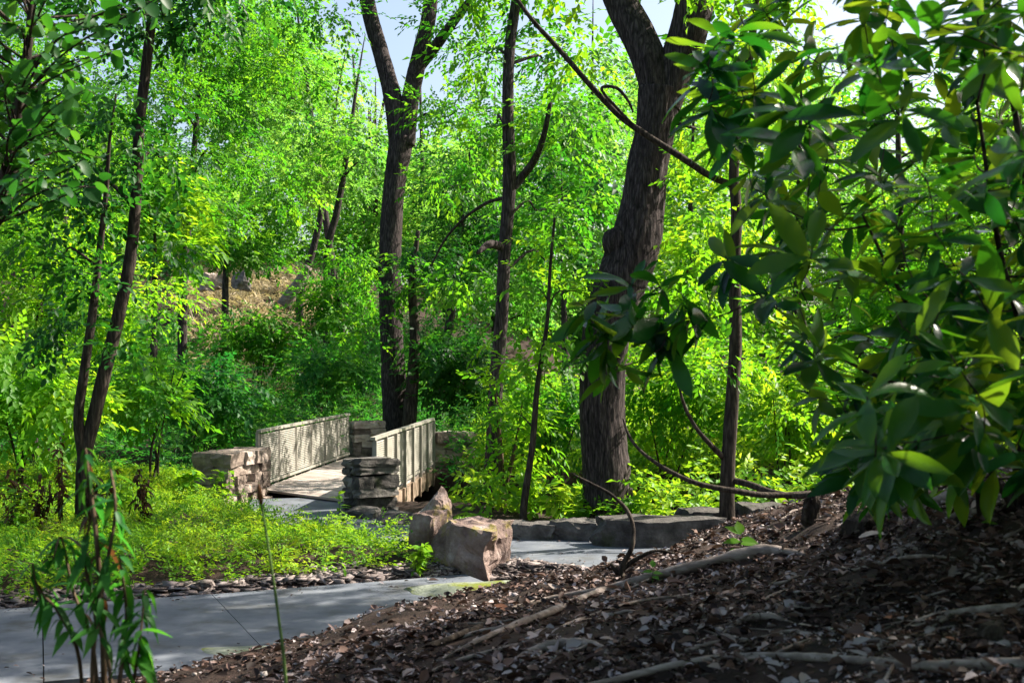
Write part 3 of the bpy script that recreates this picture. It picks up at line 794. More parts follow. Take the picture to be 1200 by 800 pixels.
rng = np.random.default_rng(31)
T_WEED = spray_templates(6, 8, .46, .185, rng, 55)
def d_weed(x, y):
    px = 600 + x / y * F
    creek = np.abs(y - creek_y(x)) < 1.6
    ok = (~on_bridge(x, y)) & (~creek) & (px < 560) & (px > -150)
    clear = (px > 222) & (px < 372) & (y > 43)
    return ok * np.where(clear, 0.0, 1.0)
V, f = scatter_plants(5200, (-24, -.5, 25.5, 52), .9, 1.9, T_WEED, rng, .17, density=d_weed)
tag(link("undergrowth", mesh_np("undergrowth", V, f), G_WEED_SHADED), "tall green weeds with shade in their colour covering the slope behind the left rail", "undergrowth", kind="stuff")
def d_right(x, y):
    px = 600 + x / y * F
    return ((px > 552) & (px < 1500) & (~on_bridge(x, y, .5)) & (y > np.interp(x, [-2, 3, 5, 9], [18.6, 17.4, 18.0, 20])) & pathclear(x, y, .6) & (np.abs(y - creek_y(x)) > 1.2)).astype(float)
V, f = scatter_plants(6200, (-2.2, 24, 16.9, 46), .4, 1.0, T_WEED, rng, .26, .6, d_right)
tag(link("undergrowth", mesh_np("undergrowth", V, f), G_COVER), "bright low undergrowth behind the kerb stones on the right", "undergrowth", kind="stuff")
T_GRASS = spray_templates(4, 6, .3, .45, rng, 25)
def d_meadow(x, y):
    px = 600 + x / y * F
    return ((px > 205) & (px < 400) & (y > 42) & (y < 70)).astype(float)
V, f = scatter_plants(7000, (-30, -6, 42, 70), .2, .45, T_GRASS, rng, .05, 2.0, d_meadow, 2)
tag(link("meadow_grass", mesh_np("meadow_grass", V, f), G_GRASS), "pale dry grass in the hillside clearing", "grass", kind="stuff")
# planted wedge: low ground cover
def d_bed(x, y):
    pd = np.minimum(dist_poly(x, y, PATH_A) - W_A / 2, dist_poly(x, y, PATH_B) - W_B / 2)
    far_side = y > np.interp(x, PATH_A[:, 0], PATH_A[:, 1])
    pb = y < np.interp(x, [-30, -12, -6.5, -5.2, -4.7], [30, 28, 25, 22.6, 21.6])
    west = np.where(y > 16.2, x < np.interp(y, [16, 17, 18.5, 20.3, 22], [-.9, -2.2, -3.4, -4.4, -4.8]), True)
    edge = dist_poly(x, y, PATH_A) - W_A / 2 > 0.34 + .35 * vnoise(x, y, .8)
    return (far_side & (pd > .1) & pb & west & edge & (x < -.35 + .3 * vnoise(x, y, .6)) & (~on_bridge(x, y))).astype(float)
V, f = scatter_plants(9500, (-13, .2, 11, 26), .09, .42, T_COVER, rng, .28, .7, d_bed, 3)
tag(link("ground_cover", mesh_np("ground_cover", V, f), G_COVER), "bright green ground cover in the planted wedge by the path", "ground cover", kind="stuff")


T_BLADE = spray_templates(6, 6, .15, .12, rng, 32)
def d_blade(x, y): return d_bed(x, y) * np.clip(.55 + 1.6 * vnoise(x, y, 1.1), 0, 1)
V, f = scatter_plants(6500, (-13, .2, 11, 26), .08, .24, T_BLADE, rng, .10, 2.4, d_blade, 2)
tag(link("bed_grass", mesh_np("bed_grass", V, f), G_COVER), "yellow green grass blades growing through the ground cover", "grass", kind="stuff")
# ------------------------------------------------------------------ stones
def rock_mesh(name, half, seed, n=3, rough=.12, boxy=.75, taper=0.0, freq=1.6, cuts=0):
    """a quarried block: a subdivided box, partly rounded, broken by noise"""
    V = {}; verts = []; faces = []
    def vid(p):
        k = tuple(np.round(p, 5))
        if k not in V: V[k] = len(verts); verts.append(np.array(p, float))
        return V[k]
    for ax in range(3):
        for s in (-1, 1):
            for i in range(n):
                for j in range(n):
                    q = []
                    for (a, b) in ((i, j), (i + 1, j), (i + 1, j + 1), (i, j + 1)):
                        p = [0, 0, 0]; p[ax] = s; p[(ax + 1) % 3] = -1 + 2 * a / n; p[(ax + 2) % 3] = -1 + 2 * b / n
                        q.append(vid(p))
                    faces.append(tuple(q if s > 0 else q[::-1]))
    out = []
    rgc = np.random.default_rng(seed)
    planes = [(unit(rgc.normal(size=3) * [1, 1, .8]), rgc.uniform(.72, 1.02)) for _ in range(cuts)]
    for p in verts:
        r = p / np.linalg.norm(p)
        b = p * boxy + r * 1.25 * (1 - boxy)
        nv = mnoise.noise_vector(Vector(p * freq) + Vector((seed * 3.1, seed * 1.7, seed)))
        nv2 = mnoise.noise_vector(Vector(p * freq * 2.7) + Vector((seed, seed * 2.2, seed * .7)))
        b = b + np.array(nv) * rough * 1.6 + np.array(nv2) * rough * .6
        for u_, d_ in planes:
            ex = float(np.dot(b, u_)) - d_
            if ex > 0: b = b - u_ * ex * .92
        if cuts: b = b + np.array(mnoise.noise_vector(Vector(p * 6.0) + Vector((seed, 0, seed)))) * .035
        k = 1 - taper * (p[2] + 1) * .5
        out.append((b[0] * half[0] * k, b[1] * half[1] * k, b[2] * half[2]))
    me = bpy.data.meshes.new(name); me.from_pydata(out, [], faces); me.update()
    return me

STONES = [rock_mesh("stone", (1, 1, 1), 7 + i, 3, .10, .86, 0, 1.3) for i in range(7)]
for m in STONES: m.materials.append(STONE)
GREYS = [m.copy() for m in STONES]
for m in GREYS: m.materials.clear(); m.materials.append(STONE_GREY)
def stone(parent, c, half, rz=0.0, tilt=0.0, mesh=None, name="stone"):
    o = bpy.data.objects.new(name, mesh or STONES[random.randrange(len(STONES))])
    COL.objects.link(o); o.parent = parent
    off = parent.location
    o.location = (c[0] - off.x, c[1] - off.y, c[2] - off.z)
    flip = random.choice((0, math.pi))
    o.rotation_euler = (random.gauss(0, tilt), random.gauss(0, tilt), rz + flip)
    o.scale = half
    return o

def pier(name, label, a, b, thick, z0, z1, cap_over=.04, rows=None, mean=.34, stones=None):
    """dry-stacked wall from a to b (plan), each stone its own part"""
    a = np.array(a, float); b = np.array(b, float); L = np.linalg.norm(b - a); u = (b - a) / L; n = np.array([-u[1], u[0]])
    rz = math.atan2(u[1], u[0])
    root = empty(name, (*(a + b) / 2, z0)); tag(root, label, "stone wall")
    z = z0
    while z < z1 - .03:
        h = min(random.uniform(.12, .21), z1 - z)
        if z1 - z - h < .09: h = z1 - z
        top = z + h >= z1 - .02
        for row in ((0,) if thick < .45 else (-1, 1)):
            s = 0.0
            while s < L - .02:
                w = min(random.uniform(.6, 1.5) * mean * (1.5 if top else 1), L - s)
                if L - s - w < .14: w = L - s
                c2 = a + u * (s + w / 2) + n * (row * thick * .25 + random.gauss(0, .03))
                th = thick * (.5 if row == 0 else .26) + random.uniform(-.02, .03) + (cap_over if top else 0)
                stone(root, (c2[0], c2[1], z + h / 2 + random.gauss(0, .006)), (w / 2 * .99, th, h / 2 * 1.02), rz + random.gauss(0, .06), .045, (stones or STONES)[random.randrange(7)])
                s += w
        z += h
    return root
pier("stone_pier", "stacked stone wing wall at the near end of the left rail", (-5.22, 20.7), (-4.80, 22.3), .62, -.15, .90)
pier("stone_pier", "stacked grey stone pier in front of the right rail", (-2.62, 19.35), (-2.02, 19.85), .5, -.15, .90, mean=.5, stones=GREYS)
pier("stone_pier", "far stone wall beyond the left rail's end", (-4.25, 31.3), (-3.45, 31.7), .5, -.2, .98)
pier("stone_pier", "tall stone abutment descending to the creek beyond the right rail", (-1.92, 28.2), (-1.0, 28.6), .6, -1.3, .86)
pier("stone_pier", "dark stone abutment under the near end of the bridge deck", (-4.9, 22.9), (-2.15, 20.55), .4, -1.6, -.20)

# low kerb of long rough slabs along the far side of the path
kerb = empty("kerb_wall", P(740, 630, 16.4)); tag(kerb, "low row of long rough stone slabs behind the curving path", "stone wall")
for i, (px0, px1, Y0, Y1, zt, th) in enumerate([(584, 652, 16.75, 16.65, .21, .26), (648, 706, 16.75, 16.55, .26, .28), (700, 842, 15.95, 16.25, .36, .36), (800, 890, 16.9, 17.2, .36, .3), (868, 945, 16.4, 16.9, .46, .55), (940, 1030, 16.9, 17.3, .5, .5)]):
    a = np.array([(px0 - 600) / F * Y0, Y0]); b = np.array([(px1 - 600) / F * Y1, Y1])
    c = (a + b) / 2; L = np.linalg.norm(b - a)
    me = rock_mesh("stone", (L / 2, th, zt / 2 + .1), 40 + i * 3, 10, .10, .9, .04, 1.6, 3)
    me.materials.append(STONE_GREY)
    o = link("stone", me, None, kerb, world_verts=False)
    o.location = (c[0] - kerb.location.x, c[1] - kerb.location.y, zt / 2 - .08 - kerb.location.z)
    o.rotation_euler = (0, 0, math.atan2(b[1] - a[1], b[0] - a[0]))
def single_rock(name, label, px, py, Y, half, seed, mat, rz=0, n=7, rough=.13, boxy=.7, taper=.1, cat="rock", sink=0.0, tilt=(0, 0), freq=1.5, cuts=6):
    me = rock_mesh(name, half, seed, n, rough, boxy, taper, freq, cuts); me.materials.append(mat)
    o = bpy.data.objects.new(name, me); COL.objects.link(o)
    x = (px - 600) / F * Y
    zz = (EYE - (py - 430) / F * Y) if py else hz(x, Y) + half[2] * .45
    o.location = (x, Y, zz - sink); o.rotation_euler = (tilt[0], tilt[1], rz)
    return tag(o, label, cat)
single_rock("flat_rock", "flat dark rock at the foot of the grey stone pier", 466, 612, 18.3, (.36, .3, .16), 61, STONE_GREY, .1, boxy=.8)
single_rock("flat_rock", "small flat rock left of the grey pier's foot", 424, 601, 18.9, (.26, .22, .10), 62, STONE_GREY, -.2, boxy=.8)
single_rock("boulder", "large broken boulder with yellow moss on its right face", 546, 639, 14.2, (.44, .36, .30), 65, BOULDER, -.38, 10, .12, .96, .04, "boulder", tilt=(.03, .13), freq=1.7, cuts=4)
single_rock("boulder", "grey split boulder leaning on the mossy one's left side", 505, 627, 14.5, (.15, .24, .28), 66, BOULDER, -.6, 7, .12, .94, .1, "boulder", tilt=(.05, .16), cuts=3)
single_rock("boulder", "pale pointed rock behind the split boulder", 515, 590, 16.4, (.20, .2, .22), 69, BOULDER, .5, 10, .16, .6, .55, "boulder", tilt=(.1, .25))
single_rock("mossy_slab", "flat mossy stone where the two paths meet", 548, None, 12.75, (.62, .36, .08), 70, MOSS, .35, 7, .10, .7, .1, sink=-.03)
single_rock("mossy_slab", "flat mossy stone on the near path edge", 440, None, 11.35, (.42, .24, .06), 71, MOSS, .55, 7, .12, .65, .1)
single_rock("mossy_slab", "long mossy stone at the path edge beside the weed", 270, None, 10.0, (.55, .2, .06), 72, MOSS, .3, 7, .12, .65, .1)
single_rock("hillside_rock", "dark round rock in the hillside clearing", 282, 330, 54, (.42, .4, .42), 73, STONE_GREY, .3, 6, .18, .6)
single_rock("hillside_rock", "low brown rock pile left in the clearing", 249, 331, 54, (.6, .5, .4), 74, STONE, .3, 6, .2, .6)
lg = px_stem([(331, 358, 16), (342, 343, 15), (352, 328, 12), (362, 312, 9)], 50)
mb = MB(); tube(mb, lg[0], lg[1], 14, 9, .12, 3)
tag(link("fallen_log", mb.mesh("fallen_log", True), ROOT), "leaning bare log on the hillside clearing", "log")

# ------------------------------------------------------------------ footbridge
bridge = empty("footbridge", (-3.5, 24, 0)); tag(bridge, "footbridge with beige louvred rails and board deck over the creek", "bridge")
DECK = .085
def l2(a, b, t): return a + (b - a) * t
NB = 54
for i in range(NB):
    t0, t1 = i / NB + .0008, (i + 1) / NB - .0012
    pl0, pl1, pr0, pr1 = l2(BL0, BL1, t0), l2(BL0, BL1, t1), l2(BR0, BR1, t0), l2(BR0, BR1, t1)
    z = DECK + R.normal(0, .002)
    mb = MB()
    mb.add([(*pl0, z - .04), (*pr0, z - .04), (*pr1, z - .04), (*pl1, z - .04), (*pl0, z), (*pr0, z), (*pr1, z), (*pl1, z)],
           [(3, 2, 1, 0), (4, 5, 6, 7), (0, 1, 5, 4), (1, 2, 6, 5), (2, 3, 7, 6), (3, 0, 4, 7)])
    link("plank", mb.mesh("plank"), WOOD, bridge)
def rail(A, B, npan, side):
    d = (B - A); L = np.linalg.norm(d); u = np.array([*(d / L), 0]); n = np.array([u[1], -u[0], 0]); ax = np.array([u, n, [0, 0, 1]])
    H = 1.10; zb = DECK + .08
    def pt(s, z, off=0): return np.array([A[0], A[1], 0]) + u * s + n * off + np.array([0, 0, z])
    for nm, z, hw, hh in (("top_rail", DECK + H, .045, .026), ("bottom_rail", zb, .028, .026)):
        mb = MB(); box(mb, pt(L / 2, z), (L / 2 + .04, hw, hh), ax)
        link(nm, mb.mesh(nm), RAIL, bridge)
    mb = MB(); box(mb, pt(L / 2, DECK - .21, .02), (L / 2 + .1, .06, .16), ax); link("side_beam", mb.mesh("side_beam"), BEAM, bridge)
    for k in range(npan + 1):
        s = L * k / npan
        mb = MB(); box(mb, pt(s, (DECK + H - .27) / 2, .036 * side), (.030, .030, (DECK + H + .22) / 2), ax)
        link("post", mb.mesh("post"), RAIL, bridge)
        if k < npan:
            mb = MB(); box(mb, pt(s + L / npan / 2, DECK - .21, .105 * 1), (.05, .022, .2), ax); link("beam_block", mb.mesh("beam_block"), BEAM, bridge)
    for k in range(npan):
        s0, s1 = L * k / npan + .034, L * (k + 1) / npan - .034
        mb = MB(); nsl = 24
        for j in range(nsl):
            z = zb + .045 + (H - .19) * (j + .5) / nsl
            c, s_ = math.cos(.65), math.sin(.65)
            ax2 = np.array([u, n * c + np.array([0, 0, -s_]), n * s_ + np.array([0, 0, c])])
            box(mb, pt((s0 + s1) / 2, z), ((s1 - s0) / 2, .021, .004), ax2)
        for e in (s0 + .012, s1 - .012):
            box(mb, pt(e, zb + .03 + (H - .19) / 2 + .015), (.0119, .024, (H - .19) / 2 + .012), ax)
        o = link("louvre_panel", mb.mesh("louvre_panel"), RAIL, bridge); o["kind"] = "stuff"
rail(BL0, BL1, 6, -1)
rail(BR0, BR1, 7, 1)

# ------------------------------------------------------------------ stone chips beside the path
def rubble(name, label, x, y, size, mat, rng, flat=.45, lift=.3):
    v = np.array([(sx, sy, sz) for sz in (-1, 1) for sy in (-1, 1) for sx in (-1, 1)], float) * .8; n = len(x)
    f = np.array([(0, 2, 3, 1), (4, 5, 7, 6), (0, 1, 5, 4), (2, 6, 7, 3), (0, 4, 6, 2), (1, 3, 7, 5)])
    S = rng.uniform(size[0], size[1], n) 
    s3 = np.column_stack([S, S * rng.uniform(.55, 1, n), S * flat * rng.uniform(.6, 1.3, n)])
    VV = (v[None] + rng.normal(0, .28, (n, 8, 3))) * s3[:, None, :]
    a = rng.uniform(0, 6.28, n); tx = rng.normal(0, .35, n)
    ca, sa = np.cos(a), np.sin(a)
    y1 = VV[..., 1] * np.cos(tx)[:, None] - VV[..., 2] * np.sin(tx)[:, None]
    z1 = VV[..., 1] * np.sin(tx)[:, None] + VV[..., 2] * np.cos(tx)[:, None]
    X = VV[..., 0] * ca[:, None] - y1 * sa[:, None]; Yy = VV[..., 0] * sa[:, None] + y1 * ca[:, None]
    g = height(x, y)
    out = np.stack([X + x[:, None], Yy + y[:, None], z1 + (g + S * lift * flat)[:, None]], -1)
    Fc = (f[None] + (np.arange(n) * 8)[:, None, None]).reshape(-1, 4)
    return tag(link(name, mesh_np(name, out.reshape(-1, 3), Fc), mat), label, "gravel", kind="stuff")
rng = np.random.default_rng(8)
x = rng.uniform(-12, .9, 60000); y = rng.uniform(7, 14.6, 60000)
da = dist_poly(x, y, PATH_A) - W_A / 2
k = (y > np.interp(x, PATH_A[:, 0], PATH_A[:, 1])) & (da > -.05) & (da < .52 + .5 * vnoise(x, y, .9)) & (x < .3)
rubble("stone_chips", "strip of flat stone chips between path and ground cover", x[k][:3600], y[k][:3600], (.02, .09), CHIP, rng, .16, 1.4)
x = rng.uniform(-1.2, 1.6, 30000); y = rng.uniform(12.6, 16.2, 30000)
k = pathclear(x, y, -.06) & (y > np.interp(x, PATH_A[:, 0], PATH_A[:, 1])) & (dist_poly(x, y, PATH_B) > W_B / 2 - .1)
k &= y < np.interp(x, PATH_B[3:, 0], PATH_B[3:, 1])
rubble("bark_chips", "flat bark mulch chips around the boulder's foot", x[k][:5200], y[k][:5200], (.015, .06), CHIP, rng, .2, 1.0)
x = rng.uniform(-.2, 4, 20000); y = rng.uniform(14.5, 17.5, 20000)
db = dist_poly(x, y, PATH_B) - W_B / 2
k = (db > -.08) & (db < .5) & (y > np.interp(x, PATH_B[3:, 0], PATH_B[3:, 1]))
rubble("bark_chips", "dry leaf chips at the foot of the kerb stones", x[k][:1600], y[k][:1600], (.015, .05), CHIP, rng, .3)
x = rng.uniform(2.4, 5.5, 9000); y = rng.uniform(16.5, 19, 9000)
rubble("gravel", "grey gravel behind the kerb stones by the thin tree", x[:2500], y[:2500], (.015, .045), CHIP, rng, .5)

# ------------------------------------------------------------------ litter on the bank
def bank_xy(n, rng, ymin=3.2, ymax=15.0, bias=1.6):
    y = ymin + (ymax - ymin) * rng.random(n) ** bias
    x = -(.47 * y + .5) + rng.random(n) * (.94 * y + 2.8)
    d = np.interp(x, TOE[:, 0], TOE[:, 1]) - y
    k = (d > -.25 - rng.exponential(.18, n)) & (rng.random(n) < np.clip(.85 + 2.0 * vnoise(x, y, .7) + 1.2 * vnoise(x, y, .22), .08, 1))
    return x[k], y[k]
rng = np.random.default_rng(19)
x, y = bank_xy(150000, rng)
g = height(x, y); n = len(x)
a = rng.uniform(0, 6.28, n)
p = np.column_stack([x, y, g + rng.uniform(.0, .028, n)])
d = np.column_stack([np.cos(a), np.sin(a), rng.normal(.05, .35, n)])
nr = np.column_stack([rng.normal(0, .45, (n, 2)), np.ones(n)])
L = np.minimum(.012 + rng.exponential(.024, n), .10)
V, f = leaves(p, d, nr, L, L * rng.uniform(.1, .42, n), "oval", .5, .2)
tag(link("leaf_litter", mesh_np("leaf_litter", V, f), LITTER), "brown crumbled leaf litter covering the shaded bank", "leaf litter", kind="stuff")
x, y = bank_xy(7000, rng, 3.2, 14.5, 1.3)
rubble("bark_mulch", "dark chunks of bark and soil strewn over the bank", x, y, (.006, .03), LITTER, rng, .4, .6)
x, y = bank_xy(900, rng, 3.2, 13.5, 1.2)
rubble("pebbles", "pale pebbles scattered over the bank", x, y, (.008, .026), PALE, rng, .6, .7)
x = rng.uniform(-7, 2, 4200); y = rng.uniform(8.2, 17, 4200)
da = dist_poly(x, y, PATH_A) - W_A / 2; db = dist_poly(x, y, PATH_B) - W_B / 2
k = ((da < 0) & (rng.random(4200) < np.exp(da * 3.0))) | ((db < 0) & (rng.random(4200) < np.exp(db * 2.5))); x, y = x[k], y[k]; n = len(x); a = rng.uniform(0, 6.28, n)
L = .015 + rng.exponential(.02, n)
V, f = leaves(np.column_stack([x, y, np.full(n, .036)]), np.column_stack([np.cos(a), np.sin(a), rng.normal(.03, .1, n)]), np.column_stack([rng.normal(0, .2, (n, 2)), np.ones(n)]), L, L * .3, "oval", .4, .1)
tag(link("path_litter", mesh_np("path_litter", V, f), LITTER), "dry leaf flakes scattered on the concrete paths", "leaf litter", kind="stuff")
# bigger single dry leaves, each on its own
def dry_leaf_mesh(seed):
    rg = np.random.default_rng(seed); V = []; nseg = 7
    for i in range(nseg + 1):
        t = i / nseg; w = .19 * math.sin(math.pi * min(1, t * .93 + .05)) ** .8
        for s in (-1, 0, 1):
            V.append((t - .5, s * w, .12 * math.sin(t * 3.1 + seed) + .25 * abs(s) * w + rg.normal(0, .012)))
    Fs = []
    for i in range(nseg):
        for j in range(2): Fs.append((3 * i + j, 3 * i + j + 1, 3 * i + j + 4, 3 * i + j + 3))
    me = bpy.data.meshes.new("dry_leaf"); me.from_pydata(V, [], Fs); me.update()
    for q in me.polygons: q.use_smooth = True
    return me
DL = {}
for nm, mt in (("pale", PALE), ("rust", RUST)):
    for s in range(3):
        m = dry_leaf_mesh(s + 1); m.materials.append(mt); DL[nm, s] = m
spots = [(1030, 633, "pale", .30, "long pale dry leaf on the upper bank"), (975, 655, "pale", .26, "curled pale leaf under the big root's right end"),
         (1085, 705, "pale", .2, "crumpled whitish leaf in the middle of the bank"), (1125, 762, "rust", .16, "round rust brown leaf near the lower right corner"),
         (1050, 728, "rust", .14, "orange brown leaf lying below the crumpled whitish leaf"), (1185, 598, "rust", .28, "long reddish leaf at the right edge under the shrub"),
         (715, 755, "pale", .14, "small white leaf at the bottom centre of the bank"), (960, 690, "pale", .12, "pale leaf flake near the forked white root"),
         (655, 690, "pale", .22, "pale curled leaf by the twisted dead stick"), (590, 716, "rust", .16, "brown dry leaf beside the mossy slab"),
         (480, 748, "rust", .16, "rusty dry leaf at the bank's left toe"), (1160, 640, "pale", .16, "tan leaf on the upper right bank")]
for i, (px, py, kd, s, lab) in enumerate(spots):
    q = on_ground(px, py)
    o = bpy.data.objects.new("dry_leaf", DL[kd, i % 3]); COL.objects.link(o)
    o.location = q + np.array([0, 0, .02]); o.scale = (s * .8, s * .8, s * .8); o.rotation_euler = (random.gauss(.1, .25), random.gauss(0, .2), random.uniform(-.5, .5))
    tag(o, lab, "leaf", "large dry leaves on the bank")

rng = np.random.default_rng(91); its = []
x, y = bank_xy(900, rng, 3.3, 14, 1.15)
for xx, yy in zip(x[:420], y[:420]):
    a = rng.uniform(0, 6.28)
    its.append((DL["rust" if rng.random() < .6 else "pale", int(rng.integers(0, 3))], (xx, yy, hz(xx, yy) + .025), (math.cos(a), math.sin(a), rng.normal(.05, .25)), (rng.normal(0, .35), rng.normal(0, .35), 1), rng.uniform(.04, .11)))
# exposed roots
roots = [("thick smooth root running up the middle of the bank", [(500, 778), (580, 745), (640, 722), (700, 698), (760, 680), (830, 664), (895, 650), (945, 650)], [.012, .022, .03, .034, .04, .05, .055, .04], ROOT),
         ("long thin root just above the thick smooth root", [(560, 722), (640, 704), (720, 690), (790, 672), (850, 660)], [.012, .02, .022, .022, .02], ROOT),
         ("pale root along the bottom right edge", [(560, 830), (700, 806), (800, 782), (880, 773), (980, 776), (1080, 786), (1200, 784), (1260, 780)], [.012, .02, .022, .022, .022, .024, .03, .03], ROOT),
         ("pale root near the right edge above the lowest one", [(1050, 738), (1085, 728), (1130, 720), (1210, 716), (1260, 716)], [.01, .016, .018, .022, .022], ROOT),
         ("flattened root standing out with a dark hollow under it", [(590, 778), (640, 762), (690, 760), (730, 772)], [.02, .035, .035, .02], ROOT),
         ("low pale root left of the forked white root", [(840, 745), (870, 730), (905, 726), (945, 734)], [.01, .02, .02, .012], ROOT),
         ("forked white root in the middle of the bank", [(880, 718), (900, 703), (925, 692), (935, 680)], [.01, .014, .012, .006], ROOT),
         ("thick brown root at the top of the bank under the shrub", [(1005, 606), (1045, 600), (1085, 594), (1120, 588), (1200, 584)], [.03, .045, .05, .05, .05], ROOT),
         ("dark root at the left toe of the bank", [(430, 792), (500, 762), (570, 735), (620, 712), (690, 690)], [.012, .022, .026, .024, .014], BARK_DARK),
         ("brown stick lying across the upper middle of the bank", [(1005, 716), (1040, 700), (1085, 683)], [.008, .01, .008], BARK_BROWN),
         ("slim root curving below the thick smooth root", [(610, 752), (680, 728), (745, 708), (800, 700), (850, 684)], [.01, .014, .014, .012, .008], ROOT),
         ("slim pale root in the bottom left of the bank", [(470, 800), (540, 776), (600, 760), (640, 742)], [.012, .016, .014, .01], ROOT),
         ("wavy thin root in the lower middle of the bank", [(790, 762), (840, 748), (880, 752), (930, 742), (985, 748)], [.008, .012, .011, .011, .006], ROOT),
         ("thin root climbing the right of the bank", [(960, 676), (1010, 668), (1070, 655), (1130, 650)], [.007, .012, .013, .008], ROOT),
         ("dark thin root across the right middle of the bank", [(990, 760), (1040, 752), (1100, 748), (1150, 735)], [.007, .012, .012, .008], BARK_BROWN),
         ("short pale root at the far right of the upper bank", [(1105, 612), (1130, 604), (1165, 601)], [.02, .03, .02], ROOT)]
for i, (lab, pl, rd, mt) in enumerate(roots):
    rd = [r * .8 for r in rd]
    pts = [on_ground(*q) + np.array([0, 0, r * .4 + .008]) for q, r in zip(pl, rd)]
    rd = list(rd); rd[0] *= .4; rd[-1] *= .5; pts[0][2] -= .02; pts[-1][2] -= .03
    mb = MB(); Cr = tube(mb, pts, rd, 80, 12, .30, i * 2.3)
    rgr = np.random.default_rng(300 + i)
    for kq in rgr.integers(12, 66, 4 if len(pl) > 4 else 1):       # rootlets that fork off and sink into the soil
        a0 = Cr[kq]; an = rgr.uniform(-1, 1) + (math.pi if rgr.random() < .5 else 0); ln = rgr.uniform(.15, .5); pp = []
        for t in (0, .35, .7, 1):
            xx, yy = a0[0] + math.cos(an) * ln * t + rgr.normal(0, .02), a0[1] + math.sin(an) * ln * t * 1.3
            pp.append(a0 if t == 0 else np.array([xx, yy, hz(xx, yy) + .012 - .03 * (t == 1)]))
        rr_ = max(rd) * .38; tube(mb, pp, [rr_, rr_ * .8, rr_ * .6, rr_ * .3], 14, 7, .25, kq)
    tag(link("exposed_root", mb.mesh("exposed_root", True), mt), lab, "root", "roots and sticks on the bank")
rng = np.random.default_rng(44)
mb = MB()
for i in range(420):
    xx, yy = bank_xy(1, rng, 3.4, 13.5, 1.2)
    if not len(xx): continue
    xx, yy = xx[0], yy[0]; ln = rng.uniform(.08, .4); a = rng.normal(.5, .7)
    pts = []
    for t in (-.5, -.15, .2, .5):
        X = xx + math.cos(a) * ln * t + rng.normal(0, .01); Yq = yy + math.sin(a) * ln * t
        pts.append((X, Yq, hz(X, Yq) + rng.uniform(.004, .03)))
    r = .002 + rng.exponential(.0032); tube(mb, pts, [r, r, r * .9, r * .5], 7, 5)
tag(link("twigs", mb.mesh("twigs", True), ROOT), "thin broken twigs strewn over the bank", "twigs", kind="stuff")

# twisted dead stick standing at the bank's toe
q = on_ground(728, 676)
YS = q[1]
mb = MB()
st = px_stem([(728, 680, 7), (729, 664, 6.5), (740, 642, 6), (742, 618, 5), (734, 597, 5), (717, 580, 4), (698, 569, 3.5), (672, 556, 2)], YS, [0, 0, 0, .05, .1, .1, .15, .2])
tube(mb, st[0], st[1], 44, 8, .15, 4)
st = px_stem([(728, 668, 6), (745, 655, 6), (768, 645, 4), (790, 648, 3)], YS); tube(mb, st[0], st[1], 16, 6, .1, 5)
st = px_stem([(730, 676, 10), (722, 668, 8), (716, 660, 4)], YS); tube(mb, st[0], st[1], 8, 6, .2, 6)
tag(link("dead_stick", mb.mesh("dead_stick", True), BARK_DARK), "twisted dark dead stick rising from the bank before the big trunk", "stick")
q = on_ground(590, 694)
mb = MB(); st = px_stem([(585, 688, 5), (605, 697, 7), (630, 706, 7), (652, 712, 5)], q[1]); tube(mb, st[0], st[1], 20, 7, .15, 3)
st = px_stem([(612, 700, 5), (640, 690, 4), (665, 684, 3)], q[1]); tube(mb, st[0], st[1], 10, 6, .1, 8)
tag(link("dead_stick", mb.mesh("dead_stick", True), BARK_DARK), "forked dark twig lying at the mossy slab's right end", "stick")
q = on_ground(955, 612)
single_rock("stump", "small dark rotten stump at the bank's crest left of the shrub", 951, 596, q[1], (.07, .06, .13), 88, BARK_DARK, .2, 6, .3, .5, .3, "stump", freq=2.2)
q = on_ground(1010, 622)
single_rock("wood_lump", "black lump of rotten wood on the upper bank", 1012, 613, q[1], (.13, .1, .08), 89, BARK_DARK, .2, 6, .25, .4, .3, "wood", freq=2.2)
q = on_ground(1165, 752)
single_rock("wood_lump", "dark round lump near the lower right corner", 1165, 742, q[1], (.055, .05, .05), 90, BARK_DARK, .2, 6, .2, .3, .1, "wood", freq=2.2)

# ------------------------------------------------------------------ large single leaves
DEAD_ITEMS = its
def blade(name, L, W, seg, curve, fold, mat, shape="obovate", wave=0.0):
    """one broad leaf along +X with a fold at the midrib; shared by many leaf objects"""
    V = []; 
    for i in range(seg + 1):
        t = i / seg
        if shape == "obovate": w = math.sin(math.pi * t ** 1.25) ** .75
        elif shape == "round": w = math.sqrt(max(0, 1 - (2 * t - .86) ** 2 / 1.32)) * (1 - .15 * t) if t < .999 else 0
        else: w = math.sin(math.pi * t ** .75) ** 1.1
        w = max(w, .03) * W
        z = -curve * t * t * L
        for s in (-1, 0, 1):
            V.append((t * L, s * w, z + abs(s) * fold * w + wave * math.sin(t * 9 + s) * W * abs(s)))
    Fs = []
    for i in range(seg):
        for j in range(2): Fs.append((3 * i + j, 3 * i + j + 3, 3 * i + j + 4, 3 * i + j + 1))
    me = bpy.data.meshes.new(name); me.from_pydata(V, [], Fs); me.update()
    for p in me.polygons: p.use_smooth = True
    me.materials.append(mat)
    return me

def twisted(me, tw):
    for v in me.vertices:
        a = tw * v.co.x; y, z = v.co.y, v.co.z; zc = 0.0
        v.co.y = y * math.cos(a) - zc; v.co.z = z + y * math.sin(a)
    me.update()
    return me

def frame_rot(d, nrm):
    x = Vector(d).normalized(); n = Vector(nrm); y = n.cross(x)
    if y.length < 1e-4: y = Vector((0, 1, 0))
    y.normalize(); z = x.cross(y)
    from mathutils import Matrix
    return Matrix((x, y, z)).transposed().to_euler()

